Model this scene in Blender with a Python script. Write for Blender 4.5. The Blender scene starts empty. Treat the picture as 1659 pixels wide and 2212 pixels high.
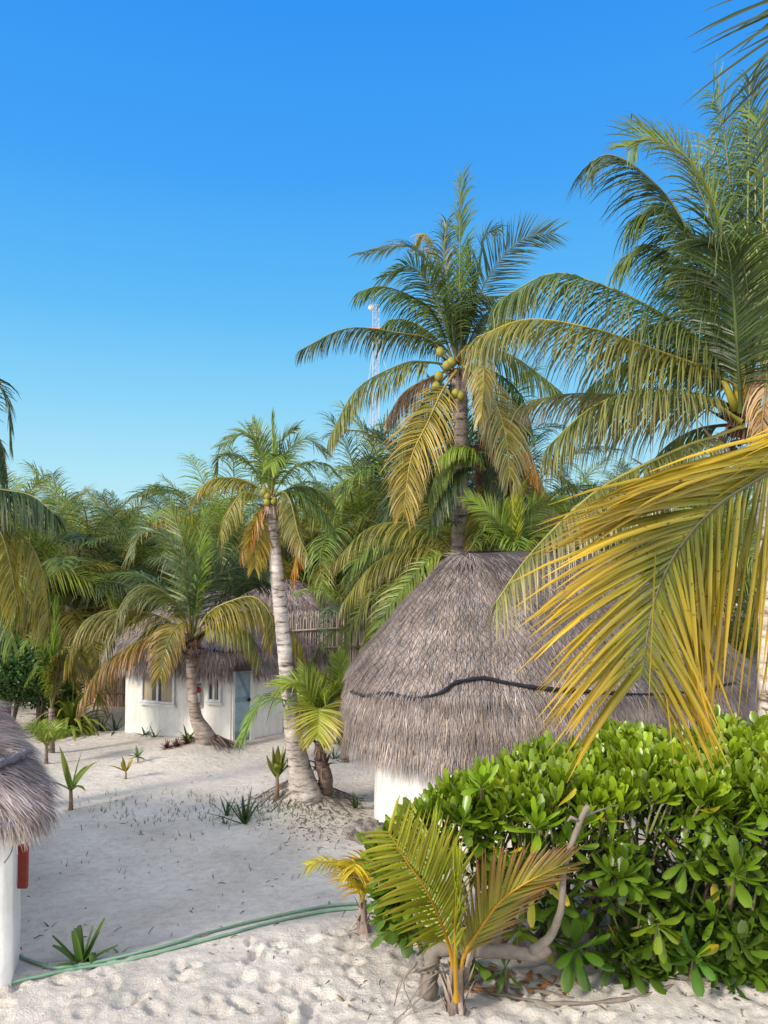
import bpy, math, random
import numpy as np
from mathutils import Vector, Matrix
V = Vector
R = math.radians
random.seed(7); rng = np.random.default_rng(7)
S = bpy.context.scene
COL = S.collection

# ---------------------------------------------------------------- camera, sky, sun, exposure
F = 1600.0; CX, CY = 829.5, 1106.0; PITCH = R(2.65)
CAM = V((0, 0, 4.0))
cd = bpy.data.cameras.new('camera'); cam = bpy.data.objects.new('camera', cd); COL.objects.link(cam)
cam.location = CAM; cam.rotation_euler = (R(90) + PITCH, 0, 0)
cd.sensor_fit = 'VERTICAL'; cd.sensor_height = 36; cd.lens = 36 * F / 2212; cd.clip_end = 2000; cd.clip_start = 0.05
S.camera = cam
SUN_EL, SUN_AZ = 28.0, 230.0     # azimuth clockwise from +Y: 250 is from the left, a little behind the camera
w = bpy.data.worlds.new('World'); S.world = w; w.use_nodes = True
nt = w.node_tree; bg = nt.nodes['Background']
sky = nt.nodes.new('ShaderNodeTexSky'); sky.sky_type = 'NISHITA'; sky.sun_disc = False
sky.sun_elevation = R(SUN_EL); sky.sun_rotation = R(SUN_AZ); sky.air_density = 1.0; sky.dust_density = 0.3; sky.ozone_density = 2.0
hs = nt.nodes.new('ShaderNodeHueSaturation'); hs.inputs['Saturation'].default_value = 0.3; hs.inputs['Value'].default_value = 1.0
nt.links.new(sky.outputs[0], hs.inputs['Color'])
# the clear northern sky runs from deep azure to pale cyan at the horizon; overhead and sunward an unseen bright haze is added as neutral fill light
tcw = nt.nodes.new('ShaderNodeTexCoord'); spw = nt.nodes.new('ShaderNodeSeparateXYZ'); nt.links.new(tcw.outputs['Generated'], spw.inputs[0])
rw = nt.nodes.new('ShaderNodeValToRGB'); nt.links.new(spw.outputs[2], rw.inputs[0]); ew = rw.color_ramp.elements
SK = [(0.0, (.56, .87, .94)), (.08, (.46, .81, .94)), (.19, (.26, .66, .95)), (.30, (.125, .51, .94)), (.45, (.06, .37, .93)), (.62, (.033, .295, .89)), (1.0, (.02, .2, .7))]
while len(ew) < len(SK): ew.new(.5)
for i_, (p_, c_) in enumerate(SK): ew[i_].position = p_; ew[i_].color = (*c_, 1)
SKY_STR = 0.15; EXPO = 0.68
gn = nt.nodes.new('ShaderNodeMix'); gn.data_type = 'RGBA'; gn.blend_type = 'MULTIPLY'; gn.clamp_result = False; gn.inputs[0].default_value = 1; nt.links.new(rw.outputs[0], gn.inputs[6]); g_ = 1 / (SKY_STR * 2 ** EXPO); gn.inputs[7].default_value = (g_, g_, g_, 1)
mrw = nt.nodes.new('ShaderNodeMapRange'); mrw.interpolation_type = 'SMOOTHSTEP'; mrw.inputs['From Min'].default_value = .5; mrw.inputs['From Max'].default_value = -.05; nt.links.new(spw.outputs[1], mrw.inputs[0])
hz = nt.nodes.new('ShaderNodeMix'); hz.data_type = 'RGBA'; hz.inputs[0].default_value = .75; hz.inputs[7].default_value = (8.3, 8.6, 9.3, 1); nt.links.new(hs.outputs[0], hz.inputs[6])
mw = nt.nodes.new('ShaderNodeMix'); mw.data_type = 'RGBA'; nt.links.new(mrw.outputs[0], mw.inputs[0]); nt.links.new(gn.outputs[2], mw.inputs[6]); nt.links.new(hz.outputs[2], mw.inputs[7]); nt.links.new(mw.outputs[2], bg.inputs['Color'])
bg.inputs['Strength'].default_value = SKY_STR
sl = bpy.data.lights.new('sun', 'SUN'); sl.energy = 3.0; sl.angle = R(8); sl.color = (1.0, 0.88, 0.74)
so = bpy.data.objects.new('sun', sl); COL.objects.link(so)
az = R(SUN_AZ); el = R(SUN_EL)
sd = V((math.sin(az) * math.cos(el), math.cos(az) * math.cos(el), math.sin(el)))
so.rotation_euler = sd.to_track_quat('Z', 'Y').to_euler(); so.location = (0, 0, 30)
S.view_settings.view_transform = 'Standard'; S.view_settings.look = 'None'; S.view_settings.gamma = 1.0
S.view_settings.exposure = EXPO
S.cycles.max_bounces = 5; S.cycles.diffuse_bounces = 3; S.cycles.glossy_bounces = 2; S.cycles.transmission_bounces = 4

# ---------------------------------------------------------------- geometry helpers
def ray(px, py):
    d = V(((px - CX) / F, 1.0, (CY - py) / F))
    c, s = math.cos(PITCH), math.sin(PITCH)
    return V((d.x, d.y * c - d.z * s, d.y * s + d.z * c))
def at(px, py, Y):
    r = ray(px, py); return CAM + r * (Y / r.y)
def project(P):
    d = P - CAM; c, s = math.cos(PITCH), math.sin(PITCH)
    y = d.y * c + d.z * s; z = -d.y * s + d.z * c
    return CX + F * d.x / y, CY - F * z / y

_lat = rng.random((256, 256))
def vnoise(x, y, seed=0):
    x = np.asarray(x, float) + seed * 17.3; y = np.asarray(y, float) + seed * 9.7
    xi = np.floor(x).astype(int); yi = np.floor(y).astype(int); fx = x - xi; fy = y - yi
    fx = fx * fx * (3 - 2 * fx); fy = fy * fy * (3 - 2 * fy)
    a = _lat[xi % 256, yi % 256]; b = _lat[(xi + 1) % 256, yi % 256]; c = _lat[xi % 256, (yi + 1) % 256]; d = _lat[(xi + 1) % 256, (yi + 1) % 256]
    return (a * (1 - fx) + b * fx) * (1 - fy) + (c * (1 - fx) + d * fx) * fy
def sstep(a, b, x):
    t = np.clip((x - a) / (b - a), 0, 1); return t * t * (3 - 2 * t)
MOUNDS = [(-1.42, 12.95, 0.95, 0.46), (-4.35, 17.6, 1.1, 0.28), (0.62, 6.15, 0.75, 0.13), (2.6, 7.2, 2.2, 0.12), (-5.2, 17.0, 1.6, 0.12), (-9.0, 16.0, 2.2, 0.2)]
def gz(x, y):
    x = np.asarray(x, float); y = np.asarray(y, float)
    line = 7.05 + (x + 3.3) * 0.33
    z = -0.14 * sstep(0.0, 0.7, y - line) - 0.66 * sstep(7.5, 18.5, y)
    for (mx, my, r, h) in MOUNDS:
        d2 = ((x - mx) ** 2 + (y - my) ** 2) / (r * r)
        z = z + h * np.exp(-d2 * 1.6)
    z = z + 0.10 * (vnoise(x * .35, y * .35, 1) - .5) + 0.05 * (vnoise(x * 1.1, y * 1.1, 2) - .5)
    return z
def gzf(x, y): return float(gz(x, y))
def ground_at(px, py):
    r = ray(px, py); r = r / r.y
    a, b = 3.0, None; y = 3.0
    while y < 80:
        P = CAM + r * y
        if P.z < gzf(P.x, P.y): b = y; break
        a = y; y += 0.25
    if b is None: b = 60
    for _ in range(20):
        m = (a + b) / 2; P = CAM + r * m
        if P.z < gzf(P.x, P.y): b = m
        else: a = m
    return CAM + r * a

def tag(o, label=None, cat=None, group=None, kind=None):
    if label: o['label'] = label
    if cat: o['category'] = cat
    if group: o['group'] = group
    if kind: o['kind'] = kind
    return o
def empty(name, loc, label=None, cat=None, group=None):
    o = bpy.data.objects.new(name, None); o.location = loc; o.empty_display_size = 0.2; COL.objects.link(o)
    return tag(o, label, cat, group)

class MB:
    def __init__(s): s.v = []; s.f = []; s.c = []
    def add(s, vs, fs, cs):
        b = len(s.v); s.v.extend([tuple(p) for p in vs])
        s.f.extend([tuple(i + b for i in f) for f in fs])
        if isinstance(cs, tuple): s.c.extend([cs] * len(vs))
        else: s.c.extend(cs)
    def tube(s, pts, radii, n=6, col=(.3, .25, .2), cap=True, jit=0):
        m = len(pts); vs = []; fs = []
        up = V((0, 0, 1)); prev = None
        for i, p in enumerate(pts):
            T = (V(pts[min(i + 1, m - 1)]) - V(pts[max(i - 1, 0)]))
            if T.length < 1e-9: T = V((0, 0, 1))
            T.normalize()
            if prev is None: prev = T.orthogonal().normalized()
            a = (prev - T * prev.dot(T)).normalized(); b = T.cross(a); prev = a
            r = radii[i] if not isinstance(radii, (int, float)) else radii
            for k in range(n):
                t = 2 * math.pi * k / n; rr = r * (1 + random.uniform(-jit, jit))
                vs.append(V(p) + a * (math.cos(t) * rr) + b * (math.sin(t) * rr))
        for i in range(m - 1):
            for k in range(n):
                fs.append((i * n + k, i * n + (k + 1) % n, (i + 1) * n + (k + 1) % n, (i + 1) * n + k))
        if cap: fs.append(tuple(range(n - 1, -1, -1))); fs.append(tuple((m - 1) * n + k for k in range(n)))
        s.add(vs, fs, col)
    def box(s, c, ax, ay, az, col=(.5, .5, .5)):       # centre and three half-axis vectors
        c = V(c); ax, ay, az = V(ax), V(ay), V(az)
        vs = [c + ax * i + ay * j + az * k for k in (-1, 1) for j in (-1, 1) for i in (-1, 1)]
        s.add(vs, [(0, 2, 3, 1), (4, 5, 7, 6), (0, 1, 5, 4), (2, 6, 7, 3), (0, 4, 6, 2), (1, 3, 7, 5)], col)
    def blade(s, p, D, W, L, wd, cols, droop=0.0, seg=4, prof=(.5, 1, .85, .6, .08), fold=0.0, kink=-1):
        D = V(D).normalized(); p = V(p); W = V(W); vs = []; cc = []; fs = []
        n = 3 if fold else 2
        for k in range(seg + 1):
            u = k / seg; i = u * (len(prof) - 1); i0 = min(int(i), len(prof) - 2); pw = prof[i0] * (1 - (i - i0)) + prof[i0 + 1] * (i - i0)
            Wn = W - D * W.dot(D)
            if Wn.length < 1e-4: Wn = D.orthogonal()
            Wn.normalize(); h = Wn * (wd * pw * .5)
            c = tuple(cols[0][j] * (1 - u) + cols[1][j] * u for j in range(3))
            if fold:
                Nn = D.cross(Wn)
                if Nn.z < 0: Nn = -Nn
                vs += [p - h - Nn * (fold * wd * pw), p, p + h - Nn * (fold * wd * pw)]; cc += [c, c, c]
            else: vs += [p - h, p + h]; cc += [c, c]
            if k < seg:
                if k == kink: D = (D * .3 + V((random.uniform(-.3, .3), random.uniform(-.3, .3), -1))).normalized()
                p = p + D * (L / seg)
                D = V((D.x, D.y, D.z - droop / seg * (1 + u))).normalized()
        for k in range(seg):
            for j in range(n - 1): fs.append((k * n + j, k * n + j + 1, (k + 1) * n + j + 1, (k + 1) * n + j))
        s.add(vs, fs, cc)
    def build(s, name, mat, parent=None, smooth=True, world=True):
        return mesh_obj(name, s.v, s.f, s.c, mat, parent, smooth)
def mesh_obj(name, v, f, c, mat, parent=None, smooth=True):
    me = bpy.data.meshes.new(name); me.from_pydata([tuple(p) for p in v], [], f)
    if c is not None and len(c):
        a = me.color_attributes.new('Col', 'FLOAT_COLOR', 'POINT')
        arr = np.ones((len(v), 4), np.float32); arr[:, :3] = np.asarray(c, np.float32)[:, :3]
        a.data.foreach_set('color', arr.ravel())
    if smooth: me.polygons.foreach_set('use_smooth', [True] * len(me.polygons))
    me.update(); me.materials.append(mat)
    o = bpy.data.objects.new(name, me); COL.objects.link(o)
    if parent is not None:
        o.parent = parent
        me.transform(Matrix.Translation(-parent_world(parent)))
    return o
def parent_world(p):
    l = p.location.copy()
    while p.parent: p = p.parent; l += p.location
    return l

# ---------------------------------------------------------------- materials
def newmat(name):
    m = bpy.data.materials.new(name); m.use_nodes = True; t = m.node_tree
    return m, t, t.nodes['Principled BSDF']
def N(t, kind, **kw):
    n = t.nodes.new(kind)
    for k, v_ in kw.items(): setattr(n, k, v_)
    return n
def ramp(t, fac, stops):
    r = N(t, 'ShaderNodeValToRGB'); e = r.color_ramp.elements
    while len(e) < len(stops): e.new(0.5)
    for i, (p, c) in enumerate(stops): e[i].position = p; e[i].color = (c[0], c[1], c[2], 1) if not isinstance(c, (int, float)) else (c, c, c, 1)
    t.links.new(fac, r.inputs[0]); return r.outputs[0]
def noise(t, vec, scale, detail=4, rough=.55):
    n = N(t, 'ShaderNodeTexNoise'); n.inputs['Scale'].default_value = scale; n.inputs['Detail'].default_value = detail; n.inputs['Roughness'].default_value = rough
    if vec is not None: t.links.new(vec, n.inputs['Vector'])
    return n.outputs['Fac']
def mul(t, a, b, f=1.0):
    m = N(t, 'ShaderNodeMix', data_type='RGBA', blend_type='MULTIPLY'); m.inputs[0].default_value = f
    t.links.new(a, m.inputs[6]); t.links.new(b, m.inputs[7]); return m.outputs[2]
def bump(t, h, strength, dist, bsdf, prev=None):
    b = N(t, 'ShaderNodeBump'); b.inputs['Strength'].default_value = strength; b.inputs['Distance'].default_value = dist
    t.links.new(h, b.inputs['Height'])
    if prev: t.links.new(prev, b.inputs['Normal'])
    t.links.new(b.outputs[0], bsdf.inputs['Normal']); return b.outputs[0]
def scaled(t, sx, sy, sz, src='Object'):
    tc = N(t, 'ShaderNodeTexCoord'); mp = N(t, 'ShaderNodeMapping'); mp.inputs['Scale'].default_value = (sx, sy, sz)
    t.links.new(tc.outputs[src], mp.inputs[0]); return mp.outputs[0]
def leafmat(name, trans=.35, rough=.42, spec=.5, jitter=True, spots=False):
    m, t, b = newmat(name)
    a = N(t, 'ShaderNodeAttribute', attribute_name='Col'); c = a.outputs['Color']
    v = scaled(t, 1, 1, 1); n = noise(t, v, 1.3, 3); c = mul(t, c, ramp(t, n, [(.3, (.62, .66, .7)), (.7, (1.25, 1.22, 1.1))]))
    if jitter:
        oi = N(t, 'ShaderNodeObjectInfo'); c = mul(t, c, ramp(t, oi.outputs['Random'], [(0, (.75, .85, .9)), (.5, (1, 1, 1)), (1, (1.3, 1.15, .9))]))
    if spots:
        n2 = noise(t, v, 40, 2); c = mul(t, c, ramp(t, n2, [(.27, (.35, .25, .12)), (.34, (1, 1, 1))]))
    t.links.new(c, b.inputs['Base Color']); b.inputs['Roughness'].default_value = rough; b.inputs['Specular IOR Level'].default_value = spec
    tr = N(t, 'ShaderNodeBsdfTranslucent'); t.links.new(c, tr.inputs[0]); mx = N(t, 'ShaderNodeMixShader'); mx.inputs[0].default_value = trans
    t.links.new(b.outputs[0], mx.inputs[1]); t.links.new(tr.outputs[0], mx.inputs[2]); t.links.new(mx.outputs[0], t.nodes['Material Output'].inputs[0])
    return m
M = {}
M['frond'] = leafmat('palm_leaflets'); M['frond_near'] = leafmat('near_leaflets', .25, .4, .45, False, True)
M['hedge'] = leafmat('waxy_hedge_leaf', .3, .33, .5, False); M['plant'] = leafmat('plant_leaf', .25, .45, .4, False)
def attrmat(name, rough=.85, n1=None, spec=.2):
    m, t, b = newmat(name); a = N(t, 'ShaderNodeAttribute', attribute_name='Col'); c = a.outputs['Color']
    if n1: c = mul(t, c, ramp(t, noise(t, scaled(t, *n1), 1.0, 5, .65), [(.25, (.6, .58, .56)), (.75, (1.3, 1.3, 1.3))]))
    t.links.new(c, b.inputs['Base Color']); b.inputs['Roughness'].default_value = rough; b.inputs['Specular IOR Level'].default_value = spec
    return m
M['thatch'] = attrmat('dry_thatch', .9, (1.2, 1.2, 1.2), .15)
M['wood'] = attrmat('wood_and_twig', .85, (14, 14, 14)); M['plain'] = attrmat('plain_coloured', .5, None, .4)
M['fibre'] = attrmat('palm_fibre', .9, (9, 9, 3))
# net laid over the thatch: thin dark diamonds woven over the upper roof
def netmat():
    m, t, b = newmat('netted_thatch'); a = N(t, 'ShaderNodeAttribute', attribute_name='Col'); c = a.outputs['Color']
    c = mul(t, c, ramp(t, noise(t, scaled(t, 1.2, 1.2, 1.2), 1.0, 5, .65), [(.25, (.6, .58, .56)), (.75, (1.3, 1.3, 1.3))]))
    ge = N(t, 'ShaderNodeNewGeometry'); sp = N(t, 'ShaderNodeSeparateXYZ'); t.links.new(ge.outputs['Position'], sp.inputs[0])
    def math_(op, a_, b_=None):
        n = N(t, 'ShaderNodeMath', operation=op)
        for i, q in enumerate((a_, b_)):
            if q is None: continue
            if isinstance(q, (int, float)): n.inputs[i].default_value = q
            else: t.links.new(q, n.inputs[i])
        return n.outputs[0]
    wob = math_('MULTIPLY', noise(t, ge.outputs['Position'], 2.2, 3), 2.2)
    u = math_('ADD', math_('MULTIPLY', sp.outputs[0], 9.0), wob); z = math_('MULTIPLY', sp.outputs[2], 7.5)
    lines = None
    for sg in ('ADD', 'SUBTRACT'):
        fr = math_('FRACT', math_(sg, u, z)); ln = math_('LESS_THAN', fr, 0.17); lines = ln if lines is None else math_('MAXIMUM', lines, ln)
    up = math_('GREATER_THAN', sp.outputs[2], 1.95); lines = math_('MULTIPLY', lines, up)
    mx = N(t, 'ShaderNodeMix', data_type='RGBA'); t.links.new(math_('MULTIPLY', lines, .42), mx.inputs[0]); t.links.new(c, mx.inputs[6]); mx.inputs[7].default_value = (.035, .03, .035, 1)
    t.links.new(mx.outputs[2], b.inputs['Base Color']); b.inputs['Roughness'].default_value = .9; b.inputs['Specular IOR Level'].default_value = .15
    return m
M['thatch_net'] = netmat()
def sandmat():
    m, t, b = newmat('pale_sand'); g = N(t, 'ShaderNodeNewGeometry'); P = g.outputs['Position']
    c = ramp(t, noise(t, P, .7, 6, .6), [(.3, (.5, .465, .415)), (.55, (.64, .60, .545)), (.8, (.73, .69, .63))])
    c = mul(t, c, ramp(t, noise(t, P, 9, 6, .7), [(.3, (.78, .77, .76)), (.55, (1, 1, 1))]))
    c = mul(t, c, ramp(t, noise(t, P, 130, 3, .7), [(.3, (.7, .68, .66)), (.5, (1, 1, 1))]))
    # organic litter in drifts
    c = mul(t, c, ramp(t, noise(t, P, 26, 8, .75), [(.31, (.38, .34, .28)), (.37, (1, 1, 1))]))
    t.links.new(c, b.inputs['Base Color']); b.inputs['Roughness'].default_value = .95; b.inputs['Specular IOR Level'].default_value = .1
    p = bump(t, noise(t, P, 6, 9, .68), .8, .07, b); bump(t, noise(t, P, 60, 6, .7), .8, .015, b, p)
    return m
M['sand'] = sandmat()
def plaster():
    m, t, b = newmat('white_limewash'); P = scaled(t, 1, 1, 1)
    c = ramp(t, noise(t, P, 1.5, 6, .6), [(.3, (.56, .56, .54)), (.6, (.7, .7, .68))])
    c = mul(t, c, ramp(t, noise(t, scaled(t, 5, 5, .7), 1.5, 6, .7), [(.3, (.86, .84, .78)), (.52, (1, 1, 1))]))
    t.links.new(c, b.inputs['Base Color']); b.inputs['Roughness'].default_value = .85
    p = bump(t, noise(t, P, 2.2, 4), .5, .06, b); bump(t, noise(t, P, 40, 4), .3, .006, b, p); return m
M['plaster'] = plaster()
def trunkmat():
    m, t, b = newmat('palm_bark'); a = N(t, 'ShaderNodeAttribute', attribute_name='Col'); c = a.outputs['Color']
    v = scaled(t, 2.2, 2.2, 11); n1 = noise(t, v, 1.4, 7, .7)
    c = mul(t, c, ramp(t, n1, [(.38, (.2, .16, .15)), (.47, (.85, .83, .8)), (.66, (1.3, 1.3, 1.3))]))
    c = mul(t, c, ramp(t, noise(t, scaled(t, 1.5, 1.5, 1.5), 1.3, 5, .7), [(.3, (.6, .55, .5)), (.65, (1.1, 1.1, 1.1))]))
    t.links.new(c, b.inputs['Base Color']); b.inputs['Roughness'].default_value = .9; bump(t, n1, .6, .03, b); return m
M['trunk'] = trunkmat()
def rockmat():
    m, t, b = newmat('rough_limestone'); P = scaled(t, 1, 1, 1)
    c = ramp(t, noise(t, P, 6, 8, .7), [(.35, (.07, .055, .05)), (.55, (.3, .27, .24)), (.75, (.5, .46, .42))]); t.links.new(c, b.inputs['Base Color']); b.inputs['Roughness'].default_value = .95
    bump(t, noise(t, P, 9, 8, .7), 1, .08, b); return m
M['rock'] = rockmat()
def simple(name, col, rough=.5, metal=0.0, nz=None, spec=.4):
    m, t, b = newmat(name); b.inputs['Roughness'].default_value = rough; b.inputs['Metallic'].default_value = metal; b.inputs['Specular IOR Level'].default_value = spec
    v = scaled(t, *(nz or (3, 3, 3))); c = ramp(t, noise(t, v, 1.5, 6, .65), [(.3, tuple(x * .72 for x in col)), (.65, tuple(min(1, x * 1.1) for x in col))])
    t.links.new(c, b.inputs['Base Color']); return m
M['hose'] = simple('green_plastic_hose', (.16, .29, .2), .45); M['rope_black'] = simple('black_rope', (.012, .012, .018), .95, nz=(20, 20, 20))
M['rope_grey'] = simple('grey_rope', (.12, .11, .14), .95, nz=(30, 30, 30)); M['red_board'] = simple('red_stained_board', (.22, .028, .02), .55, nz=(2, 2, 8))
M['box'] = simple('beige_plastic', (.36, .34, .26), .45); M['glass'] = simple('dark_window_glass', (.05, .05, .045), .08, spec=.7); M['frame'] = simple('white_window_frame', (.62, .64, .66), .4)
M['curtain'] = simple('cream_curtain', (.36, .31, .22), .8, nz=(9, 9, .6)); M['door'] = simple('blue_grey_door_paint', (.27, .37, .44), .5); M['door_brace'] = simple('darker_blue_grey_paint', (.17, .25, .32), .5)
M['dark'] = simple('dark_hardware', (.02, .02, .02), .4, .6); M['red'] = simple('glossy_red_paint', (.5, .02, .02), .3); M['paper'] = simple('white_paper_label', (.7, .7, .72), .6)
M['mast'] = simple('galvanised_mast_steel', (.42, .42, .46), .5, .2); M['mast_red'] = simple('aviation_red_paint', (.6, .17, .12), .5); M['dish'] = simple('white_dish_shell', (.4, .38, .37), .5)
M['coconut'] = simple('yellow_green_husk', (.24, .22, .035), .6); M['trunk_hedge'] = simple('pale_shrub_bark', (.19, .16, .13), .9, nz=(9, 9, 9))

# ---------------------------------------------------------------- ground
def build_ground():
    def axis(lo, hi, d0, d1, step, far):
        a = list(np.arange(d0, d1, step)); s_ = step; x = d1
        while x < hi: a.append(x); s_ *= 1.12; x += s_
        a.append(hi); s_ = step; x = d0 - step; b = []
        while x > lo: b.append(x); s_ *= 1.12; x -= s_
        b.append(lo); return np.array(b[::-1] + a)
    xs = axis(-400, 400, -5.2, 4.2, .03, 0); ys = axis(-60, 700, 5.2, 9.4, .03, 0)
    X, Y = np.meshgrid(xs, ys); Z = gz(X, Y)
    near = 1 - sstep(9, 13, Y); line = 7.05 + (X + 3.3) * 0.33
    fore = 1 - sstep(-.25, .15, Y - line)
    Z += .012 * (vnoise(X * 19, Y * 19, 9) - .5) * near * (.15 + fore) + .018 * (vnoise(X * 7, Y * 7, 5) - .5) * near * (.35 + fore) + .035 * (vnoise(X * 3.1, Y * 3.1, 6) - .5) * (.15 + .85 * fore) * near
    for _ in range(620):          # footprints in the trodden sand
        fx = rng.uniform(-5, 3.6); fy = rng.uniform(5.2, 9.5)
        if fy > 7.05 + (fx + 3.3) * 0.33 - .05: continue
        a = rng.uniform(0, 3.14); L, W = rng.uniform(.05, .15), rng.uniform(.035, .07); dp = rng.uniform(.012, .04)
        i0, i1 = np.searchsorted(xs, [fx - .4, fx + .4]); j0, j1 = np.searchsorted(ys, [fy - .4, fy + .4])
        dx = X[j0:j1, i0:i1] - fx; dy = Y[j0:j1, i0:i1] - fy
        u = (dx * math.cos(a) + dy * math.sin(a)) / L; v = (-dx * math.sin(a) + dy * math.cos(a)) / W; q = u * u + v * v
        Z[j0:j1, i0:i1] += -dp * np.exp(-q * q) + dp * .45 * np.exp(-(q - 2.2) ** 2)
    nx, ny = len(xs), len(ys); v = np.stack([X, Y, Z], -1).reshape(-1, 3)
    idx = np.arange(nx * ny).reshape(ny, nx); f = np.stack([idx[:-1, :-1], idx[:-1, 1:], idx[1:, 1:], idx[1:, :-1]], -1).reshape(-1, 4)
    me = bpy.data.meshes.new('ground'); me.vertices.add(len(v)); me.vertices.foreach_set('co', v.ravel()); me.loops.add(f.size); me.loops.foreach_set('vertex_index', f.ravel())
    me.polygons.add(len(f)); me.polygons.foreach_set('loop_start', np.arange(0, f.size, 4)); me.polygons.foreach_set('loop_total', np.full(len(f), 4)); me.update(); me.validate()
    me.polygons.foreach_set('use_smooth', [True] * len(f)); me.materials.append(M['sand'])
    o = bpy.data.objects.new('ground', me); COL.objects.link(o); tag(o, kind='structure')
build_ground()

# ---------------------------------------------------------------- thatched huts
def smooth_poly(P, it=3, n=240):
    P = [V((x, y)) for x, y in P]
    for _ in range(it):
        Q = []
        for i in range(len(P)):
            a, b = P[i], P[(i + 1) % len(P)]; Q += [a * .75 + b * .25, a * .25 + b * .75]
        P = Q
    P = np.array([(p.x, p.y) for p in P]); P = np.vstack([P, P[:1]]); L = np.r_[0, np.cumsum(np.linalg.norm(np.diff(P, axis=0), axis=1))]
    t = np.linspace(0, L[-1], n, endpoint=False); return np.stack([np.interp(t, L, P[:, 0]), np.interp(t, L, P[:, 1])], 1), L[-1]
class Roof:
    VK = [0, .04, .1, .2, .4, .6, .78, .9, 1]; RK = [0, .1, .19, .3, .5, .71, .9, .965, 1.0]; HK = [1, .99, .94, .85, .7, .5, .33, .17, 0]
    def __init__(s, eave, ridge, ze, zt, bulge=0.0):
        s.E, s.per = smooth_poly(eave, 2); a, b = np.array(ridge[0], float), np.array(ridge[1], float)
        t = np.clip(((s.E - a) @ (b - a)) / max(1e-6, (b - a) @ (b - a)), 0, 1); s.T = a + t[:, None] * (b - a); s.ze, s.zt = ze, zt; s.n = len(s.E); s.b = bulge
    def pos(s, u, v):
        u = np.asarray(u) % 1.0 * s.n; i = np.floor(u).astype(int) % s.n; f = (u - np.floor(u))[..., None]; j = (i + 1) % s.n
        E = s.E[i] * (1 - f) + s.E[j] * f; T = s.T[i] * (1 - f) + s.T[j] * f
        r = np.interp(v, s.VK, s.RK)[..., None]; h = np.interp(v, s.VK, s.HK); xy = T * (1 - r) + E * r
        z = s.ze + (s.zt - s.ze) * h + .05 * (vnoise(u * .12, np.asarray(v) * 6, 3) - .5)
        return np.concatenate([xy, z[..., None]], -1)
    def shell(s, mat, parent, wall_in=.3):
        nu, nv = 120, 24; u = np.arange(nu) / nu; vs = np.linspace(0, 1, nv); UU, VV = np.meshgrid(u, vs); P = s.pos(UU, VV).reshape(-1, 3)
        c = P.reshape(nv, nu, 3)[-1].mean(0); inn = P.reshape(nv, nu, 3)[-1].copy(); inn[:, :2] = c[:2] + (inn[:, :2] - c[:2]) * .86; inn[:, 2] += .12
        P = np.vstack([P, inn]); f = []
        for j in range(nv):
            for i in range(nu): f.append((j * nu + i, (j + 1) * nu + i, (j + 1) * nu + (i + 1) % nu, j * nu + (i + 1) % nu))
        f.append(tuple(range(nu))); f.append(tuple(nv * nu + k for k in range(nu - 1, -1, -1)))
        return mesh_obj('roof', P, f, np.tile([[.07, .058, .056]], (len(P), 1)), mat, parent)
    def straw(s, count, L, w, mat, parent, name='thatch', tone=(.235, .19, .185), skip=None, fringe=1500, frL=.3, vmax=1.0, facing=None):
        u = rng.random(count * 2); v = np.sqrt(rng.random(count * 2)) * .985
        if facing is not None: k = facing(u); u = u[k]; v = v[k]
        u = u[:count]; v = v[:count]
        fr = rng.random(fringe); u = np.r_[u, fr]; v = np.r_[v, rng.uniform(.93, 1.0, fringe)]
        if skip is not None: k = ~skip(u, v); u = u[k]; v = v[k]
        n = len(u); P = s.pos(u, v); e = 1e-3
        dv = s.pos(u, np.minimum(v + .01, 1)) - s.pos(u, np.minimum(v + .01, 1) - .01); dv /= np.linalg.norm(dv, axis=1)[:, None] + 1e-9
        du = s.pos(u + e, v) - s.pos(u - e, v); du /= np.linalg.norm(du, axis=1)[:, None] + 1e-9
        nn = np.cross(du, dv); nn *= np.where(nn[:, 2:3] < 0, -1, 1) ; nn /= np.linalg.norm(nn, axis=1)[:, None] + 1e-9
        c2 = s.E.mean(0); out = P[:, :2] - c2; flip = (nn[:, :2] * out).sum(1) < 0; nn[flip & (np.abs(nn[:, 2]) < .5)] *= -1
        ln = L * rng.uniform(.5, 1.25, n); hang = v > .9; ln[hang] = frL * rng.uniform(.35, 1.3, hang.sum())
        d = dv + du * rng.normal(0, .16, (n, 1)); d[hang] = d[hang] * .45 + np.array([0, 0, -.6]) + rng.normal(0, .07, (hang.sum(), 3)); d /= np.linalg.norm(d, axis=1)[:, None]
        lift = rng.uniform(.005, .035, (n, 1)) ; p0 = P + nn * .004; p1 = p0 + d * ln[:, None] * .5 + nn * lift; p2 = p0 + d * ln[:, None] + nn * lift * 1.0
        ww = (du * w * rng.uniform(.6, 1.4, (n, 1))) * .5
        vs = np.stack([p0 - ww, p0 + ww, p1 - ww * .8, p1 + ww * .8, p2 - ww * .15, p2 + ww * .15], 1).reshape(-1, 3)
        b = np.arange(n) * 6; f = np.stack([np.stack([b, b + 1, b + 3, b + 2], 1), np.stack([b + 2, b + 3, b + 5, b + 4], 1)], 1).reshape(-1, 4)
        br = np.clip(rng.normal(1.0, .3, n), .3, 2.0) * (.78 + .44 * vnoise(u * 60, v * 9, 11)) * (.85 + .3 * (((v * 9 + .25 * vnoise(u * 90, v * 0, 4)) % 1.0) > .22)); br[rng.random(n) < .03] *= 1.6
        warm = rng.normal(0, .06, n); c = np.stack([tone[0] * br * (1 + warm), tone[1] * br, tone[2] * br * (1 - warm * 1.5)], 1); c = np.repeat(c, 6, 0)
        me = bpy.data.meshes.new(name); me.vertices.add(len(vs)); me.vertices.foreach_set('co', vs.ravel()); me.loops.add(f.size); me.loops.foreach_set('vertex_index', f.ravel())
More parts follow.
